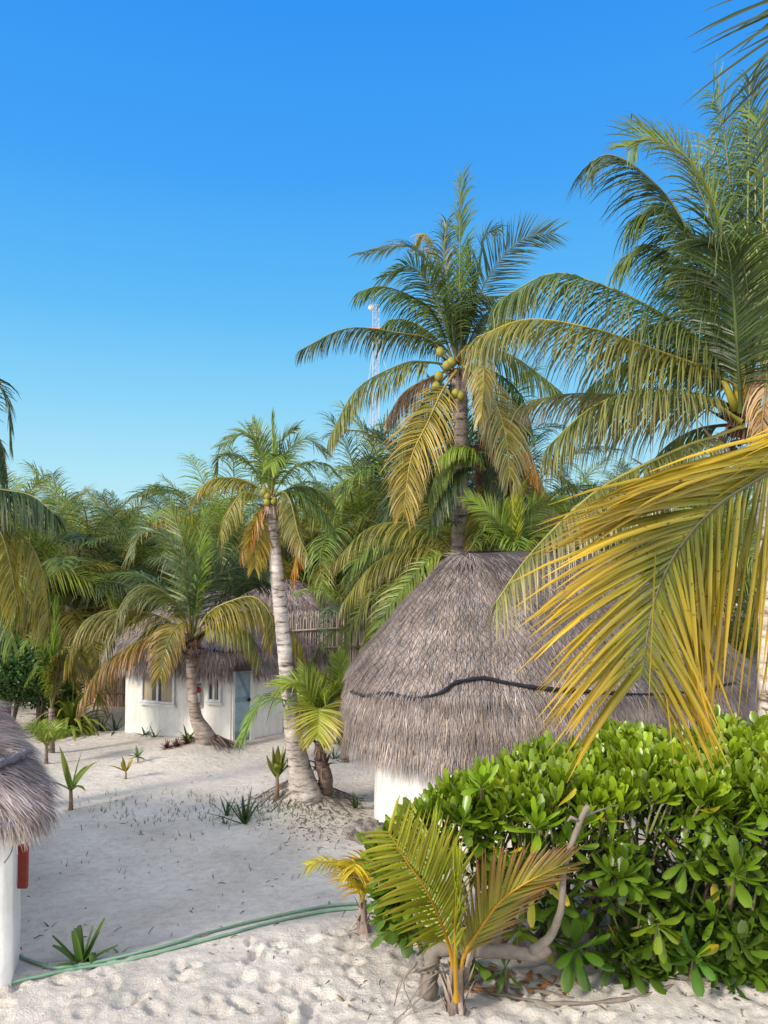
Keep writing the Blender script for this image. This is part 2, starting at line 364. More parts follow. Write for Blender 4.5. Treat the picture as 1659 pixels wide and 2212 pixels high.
        me.polygons.add(len(f)); me.polygons.foreach_set('loop_start', np.arange(0, f.size, 4)); me.polygons.foreach_set('loop_total', np.full(len(f), 4)); me.update()
        a = me.color_attributes.new('Col', 'FLOAT_COLOR', 'POINT'); arr = np.ones((len(vs), 4), np.float32); arr[:, :3] = c; a.data.foreach_set('color', arr.ravel())
        me.materials.append(mat); me.transform(Matrix.Translation(-parent_world(parent)))
        o = bpy.data.objects.new(name, me); COL.objects.link(o); o.parent = parent; return o
    def near_pixel(s, px, py):
        U, VV = np.meshgrid(np.linspace(0, 1, 400, endpoint=False), np.linspace(.4, 1, 60)); P = s.pos(U, VV).reshape(-1, 3)
        c, sn = math.cos(PITCH), math.sin(PITCH); d = P - np.array(CAM); y = d[:, 1] * c + d[:, 2] * sn; z = -d[:, 1] * sn + d[:, 2] * c
        e = (CX + F * d[:, 0] / y - px) ** 2 + (CY - F * z / y - py) ** 2 + np.where(d[:, 1] > s.E[:, 1].mean() + .6, 1e5, 0)
        i = int(np.argmin(e)); return U.ravel()[i], VV.ravel()[i]
def rope_line(roof, uv, rad, mat, parent, name='rope'):
    m = MB(); pts = []
    for (u, v) in uv:
        P = roof.pos(np.array([u]), np.array([v]))[0]; c = roof.E.mean(0); o = V((P[0] - c[0], P[1] - c[1], 0)).normalized(); pts.append(V(P) + o * (rad * .8 + .03) + V((0, 0, rad * .8 + .03)))
    pts = catmull(pts, 5); m.tube(pts, [rad * random.uniform(.75, 1.25) for _ in pts], 7, (.02, .02, .02), jit=.25)
    for i in range(0, len(pts) - 1):     # loose fibres
        for _ in range(4):
            d = V((random.gauss(0, 1), random.gauss(0, 1), random.gauss(0, 1))).normalized(); m.tube([pts[i], pts[i] + d * rad * random.uniform(1.3, 2.3)], [.004, .002], 3, (.02, .02, .02), cap=False)
    return m.build(name, mat, parent)
def catmull(pts, k=8):
    pts = [V(p) for p in pts]; P = [pts[0] * 2 - pts[1]] + pts + [pts[-1] * 2 - pts[-2]]; out = []
    for i in range(1, len(P) - 2):
        for j in range(k):
            t = j / k; a, b, c, d = P[i - 1], P[i], P[i + 1], P[i + 2]
            out.append(.5 * ((2 * b) + (c - a) * t + (2 * a - 5 * b + 4 * c - d) * t * t + (3 * b - a - 3 * c + d) * t ** 3))
    out.append(P[-2]); return out
def wall(poly, z0, z1, parent, it=2, name='wall', lump=.03, flare=.05):
    E, per = smooth_poly(poly, it, 160); n = len(E); c = E.mean(0); nz = 14; vs = []; fs = []
    for k in range(nz + 1):
        h = k / nz
        for i, e in enumerate(E):
            o = (e - c) / np.linalg.norm(e - c); q = e + o * (lump * (float(vnoise(i * .13, h * 4, 8)) - .5) + flare * (1 - h) ** 3); vs.append((q[0], q[1], z0 + (z1 - z0) * h))
    for k in range(nz):
        for i in range(n): fs.append((k * n + i, k * n + (i + 1) % n, (k + 1) * n + (i + 1) % n, (k + 1) * n + i))
    fs.append(tuple(nz * n + i for i in range(n)))
    return mesh_obj(name, vs, fs, None, M['plaster'], parent)

def right_hut():
    g = -.36; root = empty('thatched_hut', (2.7, 13, g), 'large round-cornered hut with netted thatch and black rope behind the green hedge', 'hut')
    wall([(-.28, 11.15), (1.35, 10.35), (5.1, 11.7), (5.9, 14.0), (3.3, 15.9), (.1, 14.5)], g - .5, 1.5, root)
    r = Roof([(-.95, 11.3), (1.3, 9.5), (5.9, 10.9), (7.1, 14.1), (3.6, 17), (-.45, 15.2)], [(1.4, 12.4), (3.6, 13.4)], 1.03, 3.9)
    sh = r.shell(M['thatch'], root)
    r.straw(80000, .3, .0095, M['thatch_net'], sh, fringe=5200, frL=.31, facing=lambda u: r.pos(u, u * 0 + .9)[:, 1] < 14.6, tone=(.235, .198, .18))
    ridge = catmull([V((.95, 12.1, 3.75)), V((1.2, 12.0, 3.84)), V((1.75, 12.15, 3.83)), V((2.8, 12.6, 3.84)), V((4.0, 13.3, 3.8))], 6)
    px = [(765, 1500), (790, 1510), (815, 1508), (840, 1503), (870, 1512), (900, 1518), (930, 1512), (960, 1500), (985, 1484), (1015, 1475), (1050, 1470), (1095, 1478), (1150, 1490), (1210, 1497), (1270, 1503), (1370, 1507), (1470, 1503), (1560, 1488), (1640, 1476)]
    uv = [r.near_pixel(*p) for p in px]; rope_line(r, uv, .026, M['rope_black'], sh)
    return root
right_hut()
def left_hut():
    g = -.2; root = empty('thatched_hut', (-5.6, 8.0, g), 'white hut cut by the left edge of the photo, shaggy thatch above a beige box', 'hut')
    wall([(-3.27, 6.9), (-4.85, 9.9), (-8, 9.8), (-8.6, 6.9), (-6, 6.75), (-3.6, 6.75)], g - .4, 1.75, root, 1, flare=.0, lump=.05)
    r = Roof([(-2.7, 6.4), (-4.0, 8.4), (-5.6, 10.8), (-8.5, 10.9), (-9.6, 6.7), (-6, 6.4), (-3.5, 6.4)], [(-7.2, 8.4), (-7.6, 8.4)], 1.68, 2.6)
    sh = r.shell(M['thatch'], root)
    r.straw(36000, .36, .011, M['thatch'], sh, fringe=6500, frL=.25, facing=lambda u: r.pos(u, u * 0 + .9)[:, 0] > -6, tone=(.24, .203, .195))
    px = [(52, 1632), (40, 1640), (28, 1648), (12, 1656), (0, 1662), (-25, 1672), (-60, 1680), (-120, 1682)]
    rope_line(r, [r.near_pixel(*p) for p in px], .038, M['rope_grey'], sh)
    return root
LH = left_hut()

def hitplane(px, py, p0, n):
    r = ray(px, py); t = (V(p0) - CAM).dot(V(n)) / r.dot(V(n)); return CAM + r * t
def back_hut():
    g = -.8; root = empty('thatched_hut', (-4.6, 20.5, g), 'white hut with blue-grey door and two windows behind the bent palm', 'hut')
    L, Fc, Rr = V((-6.72, 19.45, 0)), V((-3.76, 18.35, 0)), V((-2.62, 19.3, 0))
    poly = [L, Fc, Rr, V((-2.65, 20.2, 0)), V((-3.3, 22.6, 0)), V((-6.0, 22.9, 0)), V((-7.0, 20.8, 0))]
    m = MB(); vs = [(p.x, p.y, z) for z in (g - .5, 1.35) for p in poly]; n = len(poly)
    mesh_obj('wall', vs, [(i, (i + 1) % n, n + (i + 1) % n, n + i) for i in range(n)] + [tuple(range(n, 2 * n))], None, M['plaster'], root, smooth=False)
    r = Roof([(-7.3, 19.1), (-3.65, 17.75), (-2.45, 18.75), (-2.35, 20.2), (-3.0, 23.2), (-6.4, 23.3), (-7.7, 21)], [(-4.7, 20.5), (-5.0, 20.7)], .98, 2.75)
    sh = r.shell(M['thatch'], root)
    def skip(u, v):
        P = r.pos(u, v); px = CX + F * P[:, 0] / P[:, 1]; return (px > 506) & (px < 546) & (v > .86) & (P[:, 1] < 20)
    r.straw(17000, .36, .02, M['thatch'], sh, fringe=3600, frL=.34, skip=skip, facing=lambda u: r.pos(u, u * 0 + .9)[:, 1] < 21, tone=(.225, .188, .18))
    rope_line(r, [r.near_pixel(x, y) for x, y in [(300, 1408), (350, 1405), (400, 1402), (440, 1405), (480, 1411), (520, 1410), (545, 1408)]], .025, M['rope_black'], sh)
    fn = (Fc - L).normalized(); nrm = V((fn.y, -fn.x, 0))      # outward normal of the long wall
    if nrm.y > 0: nrm = -nrm
    def panel(name, q, P0, nn, ft, mat, parent, out, th=.02, side=None):
        a, b = q[0], q[1]; p = hitplane(a[0], a[1], P0, nn); r_ = hitplane(b[0], b[1], P0, nn)
        c = (p + r_) / 2 + nn * out; hx = abs((r_ - p).dot(ft)) / 2; hz = abs(r_.z - p.z) / 2; mb = MB(); mb.box(c, ft * hx, nn * th, V((0, 0, hz))); return mb.build(name, mat, parent, smooth=False), c, hx, hz
    def window(a, b, split):
        wd = empty('window', (0, 0, 0)); wd.parent = root; p = hitplane(a[0], a[1], L, nrm); q = hitplane(b[0], b[1], L, nrm); c = (p + q) / 2; hx = abs((q - p).dot(fn)) / 2; hz = abs(q.z - p.z) / 2
        wd.location = c - root.location
        mb = MB(); mb.box(c + nrm * .012, fn * hx, nrm * .006, V((0, 0, hz))); mb.build('pane', M['glass'], wd, False)
        mb = MB()
        for s_, wd_ in split: mb.box(c + nrm * .022 + fn * hx * s_, fn * hx * wd_, nrm * .002, V((0, 0, hz * .97)))
        mb.build('curtain', M['curtain'], wd, False)
        mb = MB(); t = .03
        for s_ in (-1, 1): mb.box(c + nrm * .04 + fn * (hx + t * 0) * s_, fn * t, nrm * .03, V((0, 0, hz + t)))
        mb.box(c + nrm * .042, fn * t * .9, nrm * .026, V((0, 0, hz)))
        for s_ in (-1, 1): mb.box(c + nrm * .038 + V((0, 0, hz * s_)), fn * (hx - t), nrm * .026, V((0, 0, t)))
        mb.build('frame', M['frame'], wd, False)
        mb = MB(); mb.box(c + nrm * .05 + V((0, 0, -hz - t - .03)), fn * (hx + .07), nrm * .06, V((0, 0, .028))); mb.build('sill', M['plaster'], wd, False)
    window((310, 1446), (377, 1519), [(-.68, .3), (.55, .35)]); window((452, 1462), (477, 1514), [(.1, .3), (.85, .1)])
    f2 = (Rr - Fc).normalized(); n2 = V((f2.y, -f2.x, 0)); n2 = -n2 if n2.y > 0 else n2
    dr = empty('door', (0, 0, 0)); dr.parent = root
    p = hitplane(506, 1431, Fc, n2); q = hitplane(536, 1592, Fc, n2); dr.location = (p + q) / 2 - root.location
    o, c, hx, hz = panel('door_leaf', ((506, 1431), (536, 1592)), Fc, n2, f2, M['door'], dr, .02)
    mb = MB()
    for z_ in (-.93, 0.02, .92): mb = MB(); mb.box(c + n2 * .026 + V((0, 0, hz * z_ * .97)), f2 * (hx * .99), n2 * .012, V((0, 0, .055 if z_ > -.9 else .11))); mb.build('crossbar', M['door_brace'], dr, False)
    mb = MB(); a = c + n2 * .024 - f2 * hx * .85 + V((0, 0, hz * .88)); b = c + n2 * .024 + f2 * hx * .85 + V((0, 0, .1)); d = b - a
    mb.box((a + b) / 2, d / 2, n2 * .009, d.cross(n2).normalized() * .04); mb.build('brace', M['door_brace'], dr, False)
    mb = MB(); k = hitplane(534, 1510, Fc, n2); mb.tube([k + n2 * .03, k + n2 * .07, k + n2 * .1, k + n2 * .12], [.02, .02, .05, .02], 10); mb.build('handle', M['dark'], dr)
    mb = MB(); j = hitplane(542, 1510, Fc, n2); mb.box(V((j.x, j.y, c.z)) + n2 * .04, f2 * .06, n2 * .045, V((0, 0, hz + .06))); j = hitplane(503.5, 1510, Fc, n2); mb.box(V((j.x, j.y, c.z)) + n2 * .02, f2 * .03, n2 * .035, V((0, 0, hz + .06))); mb.build('door_frame', M['plaster'], dr, False)
    # fire extinguisher on the wall
    e = hitplane(430, 1497, L, nrm) + nrm * .1; ex = empty('fire_extinguisher', e, 'red fire extinguisher with white label hanging on the hut wall', 'fire extinguisher')
    mb = MB(); mb.tube([e + V((0, 0, z)) for z in (-.28, -.26, .1, .15, .19)], [.06, .085, .085, .06, .03], 12); mb.build('body', M['red'], ex)
    mb = MB(); mb.tube([e + V((0, 0, z)) for z in (-.2, .03)], [.088, .088], 12, cap=False); mb.build('paper_label', M['paper'], ex)
    mb = MB(); mb.box(e + V((.03, 0, .22)), V((.07, 0, .02)), V((0, .02, 0)), V((0, 0, .014))); mb.tube(catmull([e + V((-.04, 0, .21)), e + V((-.12, -.02, .15)), e + V((-.1, -.03, -.1)), e + V((-.07, -.06, -.3))], 5), .014, 6); mb.build('valve_and_hose', M['dark'], ex)
back_hut()
def far_hut(cx, cy, rad, zt, label):
    root = empty('thatched_hut', (cx, cy, -.8), label, 'hut')
    pl = [(cx + rad * math.cos(a), cy + rad * math.sin(a)) for a in np.linspace(0, 6.283, 9)[:-1]]
    wall([(cx + (x - cx) * .85, cy + (y - cy) * .85) for x, y in pl], -1.2, 1.2, root)
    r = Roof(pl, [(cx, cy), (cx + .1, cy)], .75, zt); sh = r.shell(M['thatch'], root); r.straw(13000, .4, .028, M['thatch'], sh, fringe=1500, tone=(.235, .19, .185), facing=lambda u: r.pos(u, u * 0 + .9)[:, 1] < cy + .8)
p = at(612, 1252, 24.5); far_hut(p.x, 24.5, 3.3, p.z, 'thatched hut with steep cone roof rising behind the reed fence and leaning palm')
p = at(845, 1262, 26.5); far_hut(p.x, 26.5, 3.2, p.z, 'farther thatched roof partly hidden between palm fronds and the big netted roof')

def reed_fence(A, B, ztop, zbot, label, rails, tone, n, white=True):
    root = empty('reed_fence', ((A[0] + B[0]) / 2, (A[1] + B[1]) / 2, zbot), label, 'fence'); m = MB()
    for i in range(n):
        t = (i + random.uniform(-.4, .4)) / n; x = A[0] * (1 - t) + B[0] * t; y = A[1] * (1 - t) + B[1] * t + random.uniform(-.03, .03); h = ztop + random.uniform(-.22, .16)
        b = random.uniform(.6, 1.25); r = random.uniform(.011, .021); lx = random.uniform(-.05, .05)
        m.tube([(x, y, zbot - .1), (x + lx * .4, y, (zbot + h) / 2), (x + lx, y, h)], [r, r, r * .8], 5, (tone[0] * b, tone[1] * b, tone[2] * b), cap=False)
    m.build('reed_panel', M['fibre'], root)
    for z in rails:
        m = MB(); m.tube([(A[0], A[1] - .06, z), ((A[0] + B[0]) / 2, (A[1] + B[1]) / 2 - .06, z + .03), (B[0], B[1] - .06, z)], .03, 6, (.32, .26, .21)); m.build('rail', M['wood'], root)
    for t in np.linspace(0.04, .96, 3):
        m = MB(); x = A[0] * (1 - t) + B[0] * t; y = A[1] * (1 - t) + B[1] * t; m.tube([(x, y + .07, zbot - .2), (x, y + .07, ztop - .1)], .045, 8, (.2, .15, .12)); m.build('post', M['wood'], root)
a_ = at(610, 1400, 21.5); b_ = at(800, 1400, 22.5)
reed_fence((a_.x, 21.5), (b_.x, 22.5), 1.95, -.85, 'tall weathered grey reed fence in front of the cone-roofed hut', (1.0, 1.55), (.42, .36, .33), 230)
a_ = at(150, 1450, 22.5); b_ = at(300, 1450, 22.5)
reed_fence((a_.x, 22.5), (b_.x, 22.5), 1.3, -.85, 'pinkish reed fence left of the white hut with the blue-grey door', (-.4, .75), (.52, .36, .28), 110)

# things on the left hut
def leaning_board():
    Y = 7.3; c = at(51, 1832, Y); hz = (at(51, 1745, Y).z - at(51, 1917, Y).z) / 2; hx = (at(60.5, 1832, Y).x - at(40, 1832, Y).x) / 2
    m = MB(); m.box(c, (hx, 0, 0), (0, .02, 0), (0, 0, hz)); o = m.build('shutter', M['red_board'], None, False); bev(o, .006); tag(o, 'red stained wooden shutter board edge against the white wall under the thatch', 'shutter')
def bev(o, w_):
    b = o.modifiers.new('bevel', 'BEVEL'); b.width = w_; b.segments = 2; b.limit_method = 'ANGLE'
leaning_board()
def meter_box():
    Y = 6.5; c = at(46, 1800, Y); root = empty('junction_box', c, 'beige plastic electrical box on the hut corner beneath the thatch', 'electrical box')
    m = MB(); m.box(c + V((-.015, 0, 0)), (.045, -.012, 0), (.012, .07, 0), (0, 0, .078)); o = m.build('housing', M['box'], root, False); bev(o, .01)
    m = MB(); m.box(c + V((.052, -.02, 0)), (.012, 0, 0), (0, .05, 0), (0, 0, .06)); o = m.build('cover', M['wood'], root, False); m2 = MB(); m2.tube(catmull([c + V((-.04, -.05, -.07)), c + V((-.06, -.06, -.15)), c + V((-.13, -.02, -.24))], 5), .006, 6); m2.build('cable', M['rope_grey'], root)
meter_box()

# ---------------------------------------------------------------- fronds
GREEN = ((.07, .135, .02), (.15, .2, .028)); LITE = ((.15, .24, .022), (.24, .31, .035)); OLIVE = ((.13, .155, .022), (.25, .22, .035)); YELL = ((.22, .2, .02), (.42, .29, .03))
ORNG = ((.26, .17, .02), (.42, .21, .05)); DRY = ((.24, .15, .08), (.36, .24, .15)); DARK = ((.03, .062, .018), (.055, .09, .02)); BLUE = ((.06, .11, .045), (.13, .19, .085))
GOLD = ((.38, .27, .015), (.55, .36, .02))
def frond_geo(mb, pts, L=.6, n=55, droop=.9, roll=(0, 0), cols=GREEN, rach=(.22, .2, .05), w=.035, fwd=(25, 62), vl=.08, t0=.14, r0=.022, fold=0, kink=.06, seg=4, jit=1.0, tipcol=None, dens=1.45, fwdp=None, sides=(1, -1), rk=5):
    C = catmull(pts, 10); m = len(C); cum = [0]; L *= 1.27; n = int(n * dens); w *= .86
    for i in range(1, m): cum.append(cum[-1] + (C[i] - C[i - 1]).length)
    tot = cum[-1]; h = C[-1] - C[0]; h.z = 0
    if h.length < .12 * tot: h = V((h.x, h.y - .5 * tot, 0))
    h.normalize(); S0 = h.cross(V((0, 0, 1)))
    def samp(t):
        d = t * tot
        i = 1
        while i < m - 1 and cum[i] < d: i += 1
        f = (d - cum[i - 1]) / max(1e-9, cum[i] - cum[i - 1]); T = C[min(i + 1, m - 1)] - C[max(i - 2, 0)]
        return C[i - 1].lerp(C[i], f), T.normalized()
    idx = list(range(0, m, 2)) if (m - 1) % 2 == 0 else list(range(0, m, 2)) + [m - 1]
    rp = [C[i] for i in idx]; mb.tube(rp, [r0 * (1.6 if k == 0 else 1) * (1 - .85 * k / len(rp)) for k in range(len(rp))], rk, rach, cap=False)
    for k in range(n):
        for sg in sides:
            u = (k + random.uniform(-.3, .3) * jit + .5) / n; u = min(max(u, 0), 1); t = t0 + (1 - t0) * u; P, T = samp(t)
            ro = R(roll[0] * (1 - u) + roll[1] * u); Sv = S0 - T * S0.dot(T)
            if Sv.length < 1e-4: Sv = T.orthogonal()
            Sv.normalize(); Nv = Sv.cross(T); c_, s_ = math.cos(ro), math.sin(ro); S2 = Sv * c_ + Nv * s_; N2 = Nv * c_ - Sv * s_
            fw = fwdp if (fwdp and sg > 0) else fwd
            a = R(fw[0] * (1 - u) + fw[1] * u + random.gauss(0, 4) * jit); prof = (.55 + 1.5 * u) if u < .3 else 1 - (u - .3) / .7 * .52
            ll = L * prof * random.uniform(.86, 1.1); D = (S2 * sg * math.cos(a) + T * math.sin(a) + N2 * (vl + random.gauss(0, .07) * jit)).normalized()
            W = T - D * T.dot(D)
            if W.length < .1: W = N2
            W.normalize(); ph = random.gauss(0, .45) * jit; W = W * math.cos(ph) + D.cross(W) * math.sin(ph)
            b = random.uniform(.72, 1.3); q = random.random() ** 2 * .6; ca = tuple((cols[0][j] * (1 - q) + cols[1][j] * q) * b for j in range(3)); tc = tipcol or cols[1]; cb = tuple(tc[j] * b for j in range(3))
            kk = random.choice([1, 2]) if random.random() < kink else -1
            mb.blade(P, D, W, ll, w * (.7 + .3 * prof), (ca, cb), droop=droop * random.uniform(.7, 1.35), seg=seg, fold=fold, kink=kk)
def pxpts(L, Y0, Y1):
    n = len(L) - 1; return [at(p[0], p[1], (p[2] if len(p) > 2 else Y0 + (Y1 - Y0) * (i / n))) for i, p in enumerate(L)]
def add_frond(root, line, Y0, Y1, label=None, mat='frond', **kw):
    if kw.get('droop', .9) >= 1.3 and 'vl' not in kw and abs(kw.get('roll', (0, 0))[0]) < 30: kw['vl'] = -.38
    mb = MB(); frond_geo(mb, pxpts(line, Y0, Y1), **kw); o = mb.build('frond', M[mat], root)
    if label: o['label'] = label
    return o
def trunk(root, pts, rad, col=(.38, .34, .31), n=12, step=.05, jit=.035, name='trunk', ring=.05):
    C = catmull(pts, 14); Rr_ = catmull([V((r, 0, 0)) for r in rad], 14); mb = MB(); out = []; rr = []
    for i, (p, r) in enumerate(zip(C, Rr_)): out.append(p); rr.append(max(.01, r.x) * (1 + (ring if i % 2 else -ring * .4) * random.uniform(.3, 1.2)))
    mb.tube(out, rr, n, col, jit=jit); return mb.build(name, M['trunk'], root)
def boots(root, c, r, n=14, L=.35, col=(.2, .13, .085), name='leaf_sheath'):
    mb = MB()
    for i in range(n):
        a = i * 2.4; d = V((math.cos(a), math.sin(a), random.uniform(.2, 1.4))).normalized(); b = random.uniform(.6, 1.4); z = random.uniform(-.9, .4) * r * 2
        mb.blade(c + V((math.cos(a) * r * .6, math.sin(a) * r * .6, z)), d, V((-math.sin(a), math.cos(a), 0)), L * random.uniform(.6, 1.2), r * 1.1, (tuple(x * b for x in col), tuple(x * b * 1.3 for x in col)), droop=random.uniform(-.2, 1.2), prof=(1, .9, .7, .4, .05), fold=.25)
    for i in range(n * 3):     # hanging fibre
        a = random.uniform(0, 6.28); b = random.uniform(.5, 1.5); mb.blade(c + V((math.cos(a) * r, math.sin(a) * r, random.uniform(-.4, .4) * r)), V((math.cos(a) * .5, math.sin(a) * .5, -1)), V((-math.sin(a), math.cos(a), 0)), L * random.uniform(.5, 1.3), .02, (tuple(x * b for x in col), tuple(x * b * 1.4 for x in col)), seg=2)
    return mb.build(name, M['fibre'], root)
def coconuts(root, spots, r=.13):
    for P in spots:
        mb = MB(); q = [(0, .15), (.12, .62), (.35, .96), (.6, 1), (.82, .74), (.95, .38), (1, .1)]; ax = V((random.uniform(-.3, .3), random.uniform(-.3, .3), 1)).normalized()
        mb.tube([P + ax * (a - .5) * r * 2.3 for a, _ in q], [r * b for _, b in q], 12); mb.build('coconut', M['coconut'], root)

# ---- tall palm in the centre
def tall_palm():
    Y = 18.5; b = at(988, 1300, Y); base = V((b.x, Y, gzf(b.x, Y))); root = empty('palm_tree', base, 'tallest central coconut palm with coconuts, rising behind the big netted roof', 'palm tree')
    trunk(root, [base + V((0, 0, -.2)), at(992, 1180, Y), at(996, 960, Y), at(993, 815, Y)], [.26, .2, .17, .19], (.3, .25, .23))
    fl = [([(993, 790), (995, 720), (993, 541), (997, 388)], 18.5, 18.2, dict(cols=GREEN, roll=(75, 60), droop=1.1, L=.8, fwd=(40, 68), n=80)),
          ([(988, 785), (965, 680), (946, 600), (884, 533), (790, 549)], 18.4, 17.6, dict(cols=DARK, tipcol=(.12, .16, .07), roll=(35, 40), L=.75, droop=.9)),
          ([(988, 785), (958, 690), (930, 620), (884, 576), (825, 600)], 18.3, 17.2, dict(cols=GREEN, roll=(-25, -30), L=.75)),
          ([(980, 785), (945, 690), (907, 650), (829, 619), (774, 631)], 18.4, 18.0, dict(cols=GREEN, L=.75, droop=1.3)),
          ([(978, 785), (930, 735), (868, 720), (751, 709), (649, 756)], 18.4, 18.4, dict(cols=DARK, tipcol=(.08, .1, .05), L=.72, droop=1.9, n=70)),
          ([(980, 790), (920, 782), (868, 787), (770, 842), (708, 955)], 18.4, 18.0, dict(cols=OLIVE, L=.8, droop=1.9, n=70)),
          ([(985, 800), (955, 845), (925, 910), (888, 990), (872, 1105)], 18.2, 17.2, dict(cols=YELL, tipcol=(.42, .3, .08), roll=(45, 55), L=.85, droop=1.0, n=65, rach=(.45, .33, .08))),
          ([(1000, 790), (1035, 815), (1063, 853), (1090, 930), (1102, 1030)], 18.2, 17.4, dict(cols=YELL, tipcol=(.25, .22, .1), roll=(-30, -40), L=.85, droop=1.5, rach=(.4, .34, .08))),
          ([(1000, 785), (1045, 755), (1102, 767), (1161, 806), (1212, 846)], 18.6, 18.8, dict(cols=GREEN, L=.8, droop=1.7)),
          ([(998, 780), (1020, 690), (1055, 600), (1122, 521), (1196, 502)], 18.7, 18.9, dict(cols=DARK, tipcol=(.1, .15, .05), roll=(75, 80), vl=.05, L=.85, droop=.25, n=60, kink=.02)),
          ([(998, 780), (1015, 680), (1035, 580), (1048, 510), (1075, 494)], 18.9, 19.4, dict(cols=GREEN, roll=(30, 30), L=.6, droop=1.0)),
          ([(1000, 790), (1050, 840), (1095, 900), (1141, 970), (1180, 1068)], 18.6, 19.0, dict(cols=OLIVE, tipcol=(.38, .16, .06), L=.85, droop=1.6)),
          ([(990, 780), (965, 640), (940, 540), (915, 505), (890, 540)], 18.8, 19.6, dict(cols=YELL, roll=(10, 10), L=.5, droop=1.3)),
          ([(980, 795), (930, 850), (887, 910), (850, 1000)], 18.6, 19.0, dict(cols=GREEN, L=.75, droop=1.6)),
          ([(980, 795), (920, 820), (870, 850), (835, 905)], 18.7, 19.2, dict(cols=DRY, L=.7, droop=1.8)),
          ([(1000, 770), (1040, 690), (1090, 650), (1150, 640)], 18.9, 19.6, dict(cols=GREEN, L=.7, droop=1.3)),
          ([(1000, 790), (1005, 760), (1030, 745), (1045, 800), (1040, 900)], 18.2, 16.8, dict(cols=YELL, L=.6, droop=1.6, tipcol=(.3, .26, .12))),
          ([(990, 780), (975, 700), (1020, 640), (1060, 640)], 18.5, 18.0, dict(cols=DARK, L=.7, droop=1.5)),
          ([(985, 785), (950, 740), (900, 700), (850, 690), (810, 720)], 18.8, 19.6, dict(cols=GREEN, L=.75, droop=1.8)),
          ([(1000, 785), (1050, 720), (1100, 690), (1150, 710)], 18.3, 17.6, dict(cols=GREEN, L=.75, droop=1.7)), ([(1000, 795), (1060, 800), (1120, 850), (1150, 930)], 18.9, 19.6, dict(cols=GREEN, L=.8, droop=1.8)),
          ([(985, 795), (960, 860), (900, 940), (860, 1020)], 18.9, 19.4, dict(cols=OLIVE, L=.8, droop=1.6)), ([(1000, 800), (1040, 860), (1070, 950), (1120, 1060)], 18.7, 18.6, dict(cols=OLIVE, L=.8, droop=1.6, tipcol=(.38, .2, .07))),
          ([(995, 780), (1005, 690), (1020, 610), (1010, 540)], 18.8, 19.3, dict(cols=GREEN, roll=(50, 50), L=.65, droop=.8)),
          ([(990, 785), (985, 690), (960, 560), (965, 480)], 18.6, 19.0, dict(cols=DARK, roll=(60, 40), L=.65, droop=1.4, fwd=(35, 70)))]
    for L, a, b_, kw in fl:
        kw['L'] *= 1.15; kw.setdefault('n', 64); kw.setdefault('w', .038); kw.setdefault('r0', .035); add_frond(root, L, a, b_, **kw)
    boots(root, at(993, 800, Y), .2, 16, .5)
    coconuts(root, [at(x, y, 18.1) for x, y in ((965, 790), (948, 812), (942, 835), (985, 850), (995, 855), (1052, 825), (951, 760), (975, 782))], .115)
tall_palm()

